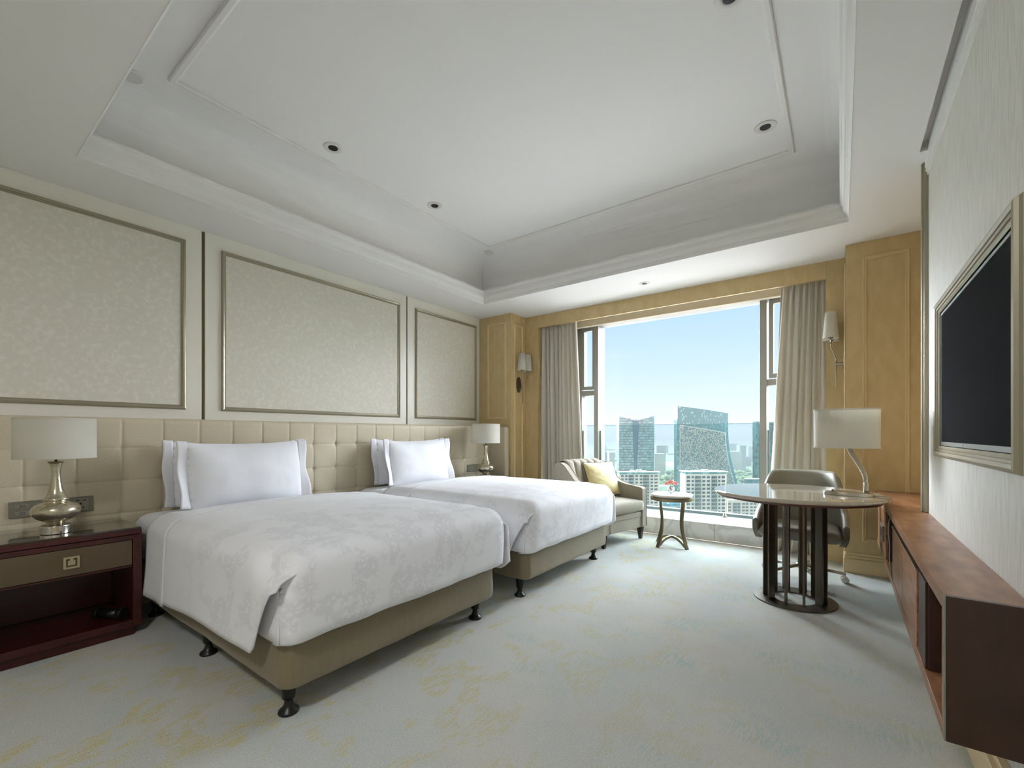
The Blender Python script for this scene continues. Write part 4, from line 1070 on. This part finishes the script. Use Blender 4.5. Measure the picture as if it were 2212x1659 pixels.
def facade(name, glass, line, fw_, fh, lw=0.12, rough=0.15, metal=0.3, vary=0.25, dots=0.0, dotc=(200, 225, 215), vline=True):
    """curtain wall: cells fw_ x fh metres, thin frame lines, per-pane variation"""
    m = bpy.data.materials.new(name); m.use_nodes = True; t = m.node_tree; b = t.nodes['Principled BSDF']
    b.inputs['Roughness'].default_value = rough; b.inputs['Metallic'].default_value = metal
    tcn = N(t, 'ShaderNodeTexCoord'); sp = N(t, 'ShaderNodeSeparateXYZ'); t.links.new(tcn.outputs['Object'], sp.inputs[0])
    ax = N(t, 'ShaderNodeMath', operation='ADD'); t.links.new(sp.outputs['X'], ax.inputs[0]); t.links.new(sp.outputs['Y'], ax.inputs[1])
    def cell(src, size):
        d = N(t, 'ShaderNodeMath', operation='DIVIDE'); d.inputs[1].default_value = size; t.links.new(src, d.inputs[0])
        fl = N(t, 'ShaderNodeMath', operation='FLOOR'); t.links.new(d.outputs[0], fl.inputs[0])
        fr_ = N(t, 'ShaderNodeMath', operation='FRACT'); t.links.new(d.outputs[0], fr_.inputs[0]); return fl.outputs[0], fr_.outputs[0]
    cx, fx = cell(ax.outputs[0], fw_); cz, fz = cell(sp.outputs['Z'], fh)
    cb_ = N(t, 'ShaderNodeCombineXYZ'); t.links.new(cx, cb_.inputs[0]); t.links.new(cz, cb_.inputs[1])
    wn = N(t, 'ShaderNodeTexWhiteNoise'); wn.noise_dimensions = '2D'; t.links.new(cb_.outputs[0], wn.inputs['Vector'])
    x = N(t, 'ShaderNodeMixRGB'); x.inputs[1].default_value = rgb(*[max(0, c * (1 - vary)) for c in glass]); x.inputs[2].default_value = rgb(*[min(255, c * (1 + vary)) for c in glass])
    t.links.new(wn.outputs['Value'], x.inputs[0]); out = x.outputs[0]
    if dots:
        g = N(t, 'ShaderNodeMath', operation='GREATER_THAN'); g.inputs[1].default_value = 1 - dots; t.links.new(wn.outputs['Value'], g.inputs[0])
        y = N(t, 'ShaderNodeMixRGB'); y.inputs[2].default_value = rgb(*dotc); t.links.new(g.outputs[0], y.inputs[0]); t.links.new(out, y.inputs[1]); out = y.outputs[0]
    lz = N(t, 'ShaderNodeMath', operation='LESS_THAN'); lz.inputs[1].default_value = lw; t.links.new(fz, lz.inputs[0])
    y = N(t, 'ShaderNodeMixRGB'); y.inputs[2].default_value = rgb(*line); t.links.new(lz.outputs[0], y.inputs[0]); t.links.new(out, y.inputs[1]); out = y.outputs[0]
    if vline:
        lx = N(t, 'ShaderNodeMath', operation='LESS_THAN'); lx.inputs[1].default_value = 0.08; t.links.new(fx, lx.inputs[0])
        y = N(t, 'ShaderNodeMixRGB'); y.inputs[2].default_value = rgb(*line); t.links.new(lx.outputs[0], y.inputs[0]); t.links.new(out, y.inputs[1]); out = y.outputs[0]
    t.links.new(out, b.inputs['Base Color'])
    return m
EXTK = 1.0
fac1 = facade('banded curtain wall', (122, 142, 140), (80, 85, 82), 2.4, 3.9, 0.26, 0.25, 0.2, 0.22, vline=False)
fac1b = facade('dark recess glazing', (44, 88, 106), (38, 76, 94), 3.0, 3.9, 0.08, 0.2, 0.2, 0.08, vline=False)
fac2 = facade('teal glass with pale panes', (74, 122, 124), (66, 110, 114), 1.1, 2.4, 0.05, 0.15, 0.3, 0.06, dots=0.10, dotc=(158, 184, 172), vline=False)
fac3 = facade('green glass tower wall', (48, 96, 96), (96, 128, 124), 1.5, 3.9, 0.10, 0.2, 0.3, 0.5)
fac4 = facade('podium glazing', (70, 110, 120), (60, 92, 98), 3.0, 7.0, 0.1, 0.3, 0.1, 0.2)
M['stone'] = mat('cream apartment stone', (170, 163, 148), 0.8)
M['stone2'] = mat('grey green balcony panel', (120, 124, 112), 0.8)  # darker and greener than the wall stone
M['winglass'] = mat('dark teal window glass', (26, 52, 58), 0.15, var=(0.5, (60, 82, 80), 0.5, 0.6))
M['roofglass'] = mat('teal roof glazing', (60, 112, 112), 0.25, var=(0.25, (110, 150, 142), 0.5, 0.56))
M['whitebar'] = mat('pale lattice metal', (206, 192, 180), 0.6)
M['roofpaint'] = mat('pale roof equipment', (190, 188, 178), 0.7)
M['signred'] = mat('faded red sign box', (170, 110, 112), 0.6)
M['signdark'] = mat('dark sign letters', (60, 84, 92), 0.6)
M['signwhite'] = mat('white sign letters', (235, 240, 240), 0.6)
M['signblue'] = mat('blue sign board', (58, 120, 148), 0.5)
M['farblock'] = mat('distant grey block', (140, 148, 148), 0.9, var=(0.06, (150, 158, 154), 0.45, 0.55), stretch=(1, 1, 3))
M['farpale'] = mat('distant pale block', (180, 180, 175), 0.9, var=(0.08, (140, 150, 148), 0.45, 0.55), stretch=(1, 1, 4))

def ground_mat():
    m = bpy.data.materials.new('park and city ground'); m.use_nodes = True; t = m.node_tree; b = t.nodes['Principled BSDF']; b.inputs['Roughness'].default_value = 1
    tcn = N(t, 'ShaderNodeTexCoord'); n = N(t, 'ShaderNodeTexNoise'); n.inputs['Scale'].default_value = 0.006; n.inputs['Detail'].default_value = 8
    t.links.new(tcn.outputs['Object'], n.inputs['Vector'])
    r = N(t, 'ShaderNodeValToRGB'); r.color_ramp.elements[0].position = 0.35; r.color_ramp.elements[0].color = rgb(62, 84, 58)
    r.color_ramp.elements[1].position = 0.66; r.color_ramp.elements[1].color = rgb(150, 146, 124)
    e = r.color_ramp.elements.new(0.5); e.color = rgb(80, 104, 66); e = r.color_ramp.elements.new(0.6); e.color = rgb(96, 118, 72)
    t.links.new(n.outputs[0], r.inputs[0]); t.links.new(r.outputs[0], b.inputs['Base Color'])
    return m
M['ground'] = ground_mat()
b = B(); b.bm.faces.new([b.bm.verts.new(p) for p in ((-9000, 8, GZ), (7000, 8, GZ), (7000, 9000, GZ), (-9000, 9000, GZ))])
gd = b.done('ground', 'ground'); struct(gd)
M['bounce_ground'] = mat('pale added bounce ground', (216, 211, 206), 0.9, var=(0.02, (196, 191, 184), 0.45, 0.55))
b = B(); cs = [(-50 + 480 * math.cos(PI * k / 32), 8 + 480 * math.sin(PI * k / 32), GZ + 0.2) for k in range(33)]  # unseen pale disc added to bounce daylight up to the ceiling
b.bm.faces.new([b.bm.verts.new(p) for p in cs]); struct(b.done('bounce_disc', 'bounce_ground'))

def lbox(name, m, x0, x1, y0, y1, z0, z1, parent): return B().box(x0, x1, y0, y1, z0, z1).done(name, m, parent)

# twin-winged office tower
D = 670; t = thing('office_tower', 'grey banded office tower with notched top and dark central strip', 'tower', at(1373, D, GZ), TH)
h = lambda v: zz(v, D) - GZ
w_ = wpx(41, D)
def wing(x0, x1, v0, v1, y0=0, y1=13):
    b = B(); b.hexa([(x0, y0, 0), (x1, y0, 0), (x1, y1, 0), (x0, y1, 0), (x0, y0, h(v0)), (x1, y0, h(v1)), (x1, y1, h(v1)), (x0, y1, h(v0))])
    return b.done('wing', fac1, t)
wing(-w_ + wpx(5, D), -wpx(7, D), 898.5, 907.5)
wing(wpx(7.5, D), w_ - wpx(4, D), 907.5, 898.5)
wing(w_ - wpx(4, D), w_, 898.5, 898.5, 1.5, 13)
b = B(); xa, xb = wpx(7.2, D), wpx(3.2, D)
b.hexa([(-xa, 2.0, 0), (xa, 2.0, 0), (xa, 12, 0), (-xa, 12, 0), (-xa, 2.0, h(908)), (xa, 2.0, h(908)), (xa, 12, h(908)), (-xa, 12, h(908))])
b.done('central_recess', fac1b, t)
b = B()
for s in (-1, 1):
    b.hexa([(s * xa, 0, 0), (s * xb, 0, h(1020)), (s * xb, 2.2, h(1020)), (s * xa, 2.2, 0), (s * xa, 0, h(908)), (s * (xa - 0.1), 0, h(908)), (s * (xa - 0.1), 2.2, h(908)), (s * xa, 2.2, h(908))])
b.done('flared_edge', fac1, t)
sb = lbox('sign_box', 'signred', -wpx(15, D), -wpx(9, D), 4, 10, h(909), h(899), t)
lbox('sign_box_top', 'signwhite', -wpx(15.5, D), -wpx(8, D), 3.8, 10, h(903.2), h(899.2), sb)
# rooftop characters, built as stroke shapes
def glyph(bld, x, z, s_, seed, y):
    rnd = random.Random(seed)
    for q in range(3): bld.box(x, x + s_, y, y + 0.6, z + s_ * (0.1 + 0.38 * q), z + s_ * (0.2 + 0.38 * q))
    for q in range(2): bld.box(x + s_ * (0.15 + 0.5 * q), x + s_ * (0.27 + 0.5 * q), y, y + 0.6, z, z + s_)
for i in range(4):
    b = B(); glyph(b, -wpx(6.5, D) + i * wpx(6, D), h(906), wpx(5, D), i, 5); b.done('sign_character', 'roofpaint', t)
for i in range(7):
    b = B(); x = -wpx(8.5, D) + i * wpx(3.3, D); b.box(x, x + wpx(1.8, D), -0.6, 0, h(909.3), h(906.6)); b.box(x + wpx(0.5, D), x + wpx(1.2, D), -0.6, 0, h(910.2), h(906)); b.done('sign_character', 'signdark', t)
B().box(wpx(17.2, D), wpx(18, D), 6, 7, h(905), h(896)).done('antenna', 'roofpaint', t)

# flared lattice tower
D = 600; t = thing('lattice_tower', 'teal glass tower with slanted roof, flared right side and white lattice screen', 'tower', at(1463, D, GZ), TH)
h = lambda v: zz(v, D) - GZ
def xr(v): return wpx(110 + 34 * max(0, (v - 935) / 150) ** 1.7 + (0 if v < 1085 else 0), D)
def xlat(v): return wpx(102 + 34 * max(0, (v - 935) / 150) ** 1.7, D)
def bulge(f): return -9.0 * math.sin(PI * f) * 0.6
vlist = [1250, 1150, 1085, 1060, 1040, 1020, 1000, 980, 960, 945, 935]
b = B(); rings = []
for v in vlist + ['top']:
    ring = []
    for k in range(25):
        f = k / 24; vv = v if v != 'top' else 877 + 16 * (f + 0.12 * math.sin(PI * f) * 0)
        W = xr(vv if v != 'top' else 900)
        ring.append((W * f, bulge(f), max(0, h(vv) if not (v == 'top') else h(vv) + 1.2 * math.sin(PI * f) * 0)))
    ring += [(W, 12, ring[-1][2]), (0, 12, ring[0][2])]
    rings.append(ring)
b.rings(rings); b.done('glass_body', fac2, t)
# screen
S0 = wpx(5, D)
rnd = random.Random(3)
def scr(gx, v):   # gx 0..1 across screen
    x = S0 + (xlat(v) - S0) * gx
    f = x / xr(max(v, 900)); return Vector((x, bulge(f) - 1.2, h(v)))
def vtop(gx): return 918.5 + 16.5 * gx
nxg, nzg = 52, 96
b = B()
def seg(p, q, w2=0.2):
    d = q - p; L = d.length
    if L < 0.01: return
    d.normalize(); n_ = Vector((-d.z, 0, d.x)) * w2; o_ = Vector((0, 0.5, 0))
    b.hexa([p - n_, q - n_, q - n_ + o_, p - n_ + o_, p + n_, q + n_, q + n_ + o_, p + n_ + o_])
vb = 1140.0
def gp_(i, j): gx = i / nxg; vt = vtop(gx); return scr(gx, vt + (vb - vt) * j / nzg)
for i in range(nxg + 1):
    for j in range(nzg + 1):
        if i < nxg and rnd.random() < 0.38: seg(gp_(i, j), gp_(i + 1, j))
        if j < nzg and rnd.random() < 0.42: seg(gp_(i, j), gp_(i, j + 1))
        if i < nxg and j < nzg and rnd.random() < 0.12:
            if rnd.random() < 0.5: seg(gp_(i, j), gp_(i + 1, j + 1))
            else: seg(gp_(i + 1, j), gp_(i, j + 1))
for i in range(nxg): seg(gp_(i, 0), gp_(i + 1, 0), 0.55)
for j in range(nzg): seg(gp_(0, j), gp_(0, j + 1), 0.5); seg(gp_(nxg, j), gp_(nxg, j + 1), 0.5)
b.done('lattice_screen', 'whitebar', t)

# green tower on the right with low podium in front
D = 560; t = thing('glass_tower', 'dark green glass tower behind the right window mullion', 'tower', at(1633, D, GZ), TH)
h = lambda v: zz(v, D) - GZ
lbox('main_slab', fac3, 0, wpx(26, D), 0, 8, 0, h(910.5), t); lbox('side_slab', fac3, wpx(26, D), wpx(65, D), 4, 10, 0, h(911.5), t)
for i in range(4): lbox('vertical_fin', 'winglass', wpx(31 + 7.5 * i, D), wpx(31.8 + 7.5 * i, D), 3.4, 4, 0, h(911.5), t)
D = 520; t = thing('podium_block', 'low glazed block at the foot of the green glass tower', 'building', at(1614, D, GZ), TH)
h = lambda v: zz(v, D) - GZ
lbox('glazed_walls', fac4, 0, wpx(60, D), 0, 6, 0, h(1035.5), t)
lbox('roof_slab', 'roofpaint', -0.5, wpx(60.5, D), -0.5, 6, h(1035.5), h(1034), t)

# cream apartment blocks
def apartment(label, u0, u1, vtop, D, vrow, rowpx, colspec, vbot, side=0, roof=True, dep=11):
    t = thing('apartment_block', label, 'building', at(u0, D, GZ), TH, 'cream apartment blocks')
    h = lambda v: zz(v, D) - GZ
    W = wpx(u1 - u0, D)
    lbox('stone_wall', 'stone', 0, W, 0, dep, 0, h(vtop + 6), t)
    if roof:
        lbox('glazed_top_floor', 'roofglass', 0.6, W - 0.6, 0.5, dep - 0.6, h(vtop + 6), h(vtop + 1.8), t)
        lbox('roof_slab', 'roofpaint', -0.8, W + 0.8, -0.8, dep + 0.5, h(vtop + 1.8), h(vtop + 0.6), t)
        for x0, x1, dv in ((0.30, 0.42, 2.2), (0.45, 0.58, 4.0), (0.60, 0.70, 1.8)): lbox('roof_plant', 'roofpaint', W * x0, W * x1, 2, 5, h(vtop + 0.6), h(vtop + 0.6 - dv), t)
    else:
        lbox('roof_slab', 'roofpaint', -0.6, W + 0.6, -0.6, dep + 0.5, h(vtop + 6), h(vtop + 4.6), t)
    v = vrow; n = 0; mesh = {}
    while v < vbot:
        for (a, c, kind) in colspec:
            x0, x1 = wpx(a, D), wpx(c, D)
            hgt = wpx(rowpx * 0.56, D)
            if kind not in mesh:
                pass
            key = (kind, round(x1 - x0, 2))
            if key not in mesh:
                o = B().box(0, x1 - x0, -0.1, 0.0, 0, hgt).done('window', 'winglass', t); mesh[key] = o.data
                if kind: 
                    pass
            else:
                o = bpy.data.objects.new('window', mesh[key]); col.objects.link(o); o.parent = t
            o.location = (x0, -0.02, h(v + rowpx * 0.56)); n += 1
        v += rowpx
        if n > 98 - len(colspec): break
    # recessed balcony strips behind the wide bays
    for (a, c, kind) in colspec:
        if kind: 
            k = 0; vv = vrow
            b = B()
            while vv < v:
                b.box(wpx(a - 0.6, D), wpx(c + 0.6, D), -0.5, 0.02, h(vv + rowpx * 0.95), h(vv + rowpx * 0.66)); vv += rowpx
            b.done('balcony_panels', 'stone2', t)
    for a in sorted(set(x for cs_ in colspec for x in ((cs_[0] + cs_[1]) / 2,)))[:1]: pass
    return t
apartment('cream apartment block with glazed roof floor in front of the banded office tower', 1337.5, 1424.5, 1018.5, 395, 1026.2, 7.15,
          [(4, 9.5, 0), (13, 18, 0), (20.5, 31.5, 1), (35, 40.5, 0), (44.5, 50, 0), (52, 64.5, 1), (68, 73, 0), (76, 83, 0)], 1125, dep=6)
apartment('cream apartment block with glazed roof floor in front of the lattice tower', 1480.5, 1570.5, 1018, 350, 1028.5, 8.3,
          [(3, 10, 0), (13.5, 18.5, 0), (20.8, 34, 1), (36.5, 43, 0), (46.5, 53, 0), (56.5, 68.5, 1), (71, 75.5, 0), (78.5, 85.5, 0)], 1150)
apartment('lower cream apartment block at the bottom right of the window view', 1572, 1700, 1075, 400, 1086.5, 7.1,
          [(1, 7, 0), (11.5, 20, 1), (21, 27, 1), (31, 37, 0), (38.5, 44.5, 0), (48.5, 54, 0), (56, 62, 0), (66, 72, 1), (74, 80, 1), (84, 90, 0)], 1150, roof=False, dep=6)
# blue sign building between them
D = 430; t = thing('sign_building', 'low blue-green glazed building with a white emblem sign, seen under the round side table', 'building', at(1433, D, GZ), TH)
h = lambda v: zz(v, D) - GZ
fac5 = facade('blue green office wall', (38, 92, 108), (120, 140, 130), 3.2, 3.2, 0.2, 0.3, 0.1, 0.3, vline=False)
lbox('walls', fac5, 0, wpx(43, D), 0, 6, 0, h(1078), t)
sg = lbox('sign_board', 'signblue', wpx(1, D), wpx(41, D), -0.8, 0, h(1089), h(1082.5), t)
# emblem: ring-like swoosh with tail
b = B(); c0 = Vector((wpx(9.5, D), -1.0, h(1085.3))); pts = []
for k in range(15):
    a = math.radians(60 + 300 * k / 14); pts.append(c0 + Vector((wpx(2.6, D) * math.cos(a), 0, wpx(1.9, D) * math.sin(a))))
b.tube(pts, 0.22, 8); b.tube([c0 + Vector((wpx(0, D), 0, 0)), c0 + Vector((wpx(2.8, D), 0, wpx(0.4, D))), c0 + Vector((wpx(0.8, D), 0, -wpx(3.4, D)))], 0.22, 8)
b.done('emblem', 'signwhite', sg)
for i in range(5):
    b = B(); glyph(b, wpx(15 + i * 5, D), h(1088), wpx(4, D), i, -1.0); b.done('sign_character', mat('pale blue letters', (110, 170, 196), 0.5) if i == 0 else bpy.data.materials['pale blue letters'], sg)

# far city
rnd = random.Random(11)
specs = []
for i in range(72):
    u = rnd.uniform(1150, 1950); D = rnd.uniform(1400, 3600)
    v = rnd.uniform(958, 992) if D > 2000 else rnd.uniform(975, 1005)
    specs.append((u, D, v, rnd.uniform(22, 60), rnd.uniform(15, 30), rnd.random() < 0.5))
for u, v, wd, D, pale in ((1262, 965, 7, 1100, False), (1322, 977, 12, 1200, True), (1428, 962, 20, 1500, False), (1425, 980, 22, 1250, True), (1585, 958, 22, 1700, False), (1605, 962, 14, 1500, False), (1584, 975, 40, 1400, True)):
    specs.append((u, D, v, wpx(wd, D), 20, pale))
blk = {}
for u, D, v, wd, dp, pale in specs:
    top = zz(v, D) - GZ
    if top < 8: top = 8
    if pale not in blk:
        o = B().box(-0.5, 0.5, 0, 1, 0, 1).done('distant_block', 'farpale' if pale else 'farblock', None); blk[pale] = o.data
    else:
        o = bpy.data.objects.new('distant_block', blk[pale]); col.objects.link(o)
    o.location = at(u, D, GZ); o.rotation_euler = (0, 0, TH + rnd.uniform(-0.3, 0.3)); o.scale = (wd, dp, top)
    tag(o, ('pale' if pale else 'grey') + ' hazy high-rise block on the distant skyline outside the window', 'building', ('pale' if pale else 'grey') + ' hazy distant blocks')
b = B()
for x0, u, D, wd in ((0, 1432, 900, 60), (0, 1342, 800, 50)):
    p = at(u, D, GZ)
    q = [p + RT * (-wd / 2), p + RT * (wd / 2), p + RT * (wd / 2) + FW * 30, p + RT * (-wd / 2) + FW * 30]
    oo = B(); oo.hexa([(a.x, a.y, GZ) for a in q] + [(a.x, a.y, GZ + 14 + (5 if i % 2 else 0)) for i, a in enumerate(q)])
    ob = oo.done('pavilion', 'signwhite'); tag(ob, 'low white pavilion with angular roof in the park, ' + ('right of' if u > 1400 else 'left of') + ' the grey banded tower', 'building')
b.bm.free()
# park trees: one canopy of crowns
b = B(); rnd = random.Random(5)
for i in range(900):
    D = rnd.uniform(720, 1370); u = rnd.uniform(1200, 1760); p = at(u, D, GZ); r = rnd.uniform(6, 12)
    if any(abs(u - pu) < 60 and abs(D - pd) < 70 for pu, pd in ((1432, 910), (1342, 810))): continue
    if any(abs(u - bu) < 30 and abs(D - bd) < 60 for bu, bd, *_r in specs): continue
    b.lathe([(0.3, -0.5 * r), (r, 0.1 * r), (r * 0.8, 0.6 * r), (0.3, 0.9 * r)], (p.x, p.y, GZ + 6), 6)
o = b.done('park_trees', mat('hazy green tree crowns', (72, 96, 66), 1.0, var=(0.01, (98, 118, 72), 0.4, 0.6)), smooth=True); o['kind'] = 'stuff'; tag(o, 'green belt of park trees far below the window', 'trees')

# haze lying over the city
HZ_S, HZ_A = 0.98e-4, 3.6e-4
hm = bpy.data.materials.new('city haze'); hm.use_nodes = True; t = hm.node_tree; t.nodes.clear()
vs_ = N(t, 'ShaderNodeVolumeScatter'); vs_.inputs['Color'].default_value = (0.93, 0.97, 1.0, 1); vs_.inputs['Density'].default_value = HZ_S; vs_.inputs['Anisotropy'].default_value = 0.0
va_ = N(t, 'ShaderNodeVolumeAbsorption'); va_.inputs['Color'].default_value = (0.1, 0.05, 0.03, 1); va_.inputs['Density'].default_value = HZ_A
ad_ = N(t, 'ShaderNodeAddShader'); t.links.new(vs_.outputs[0], ad_.inputs[0]); t.links.new(va_.outputs[0], ad_.inputs[1])
o_ = N(t, 'ShaderNodeOutputMaterial'); t.links.new(ad_.outputs[0], o_.inputs['Volume'])
hz = B().box(-6500, 3500, 60, 7500, GZ - 5, 60).done('haze', hm); hz['kind'] = 'stuff'; tag(hz, 'pale blue haze lying over the distant city', 'haze')
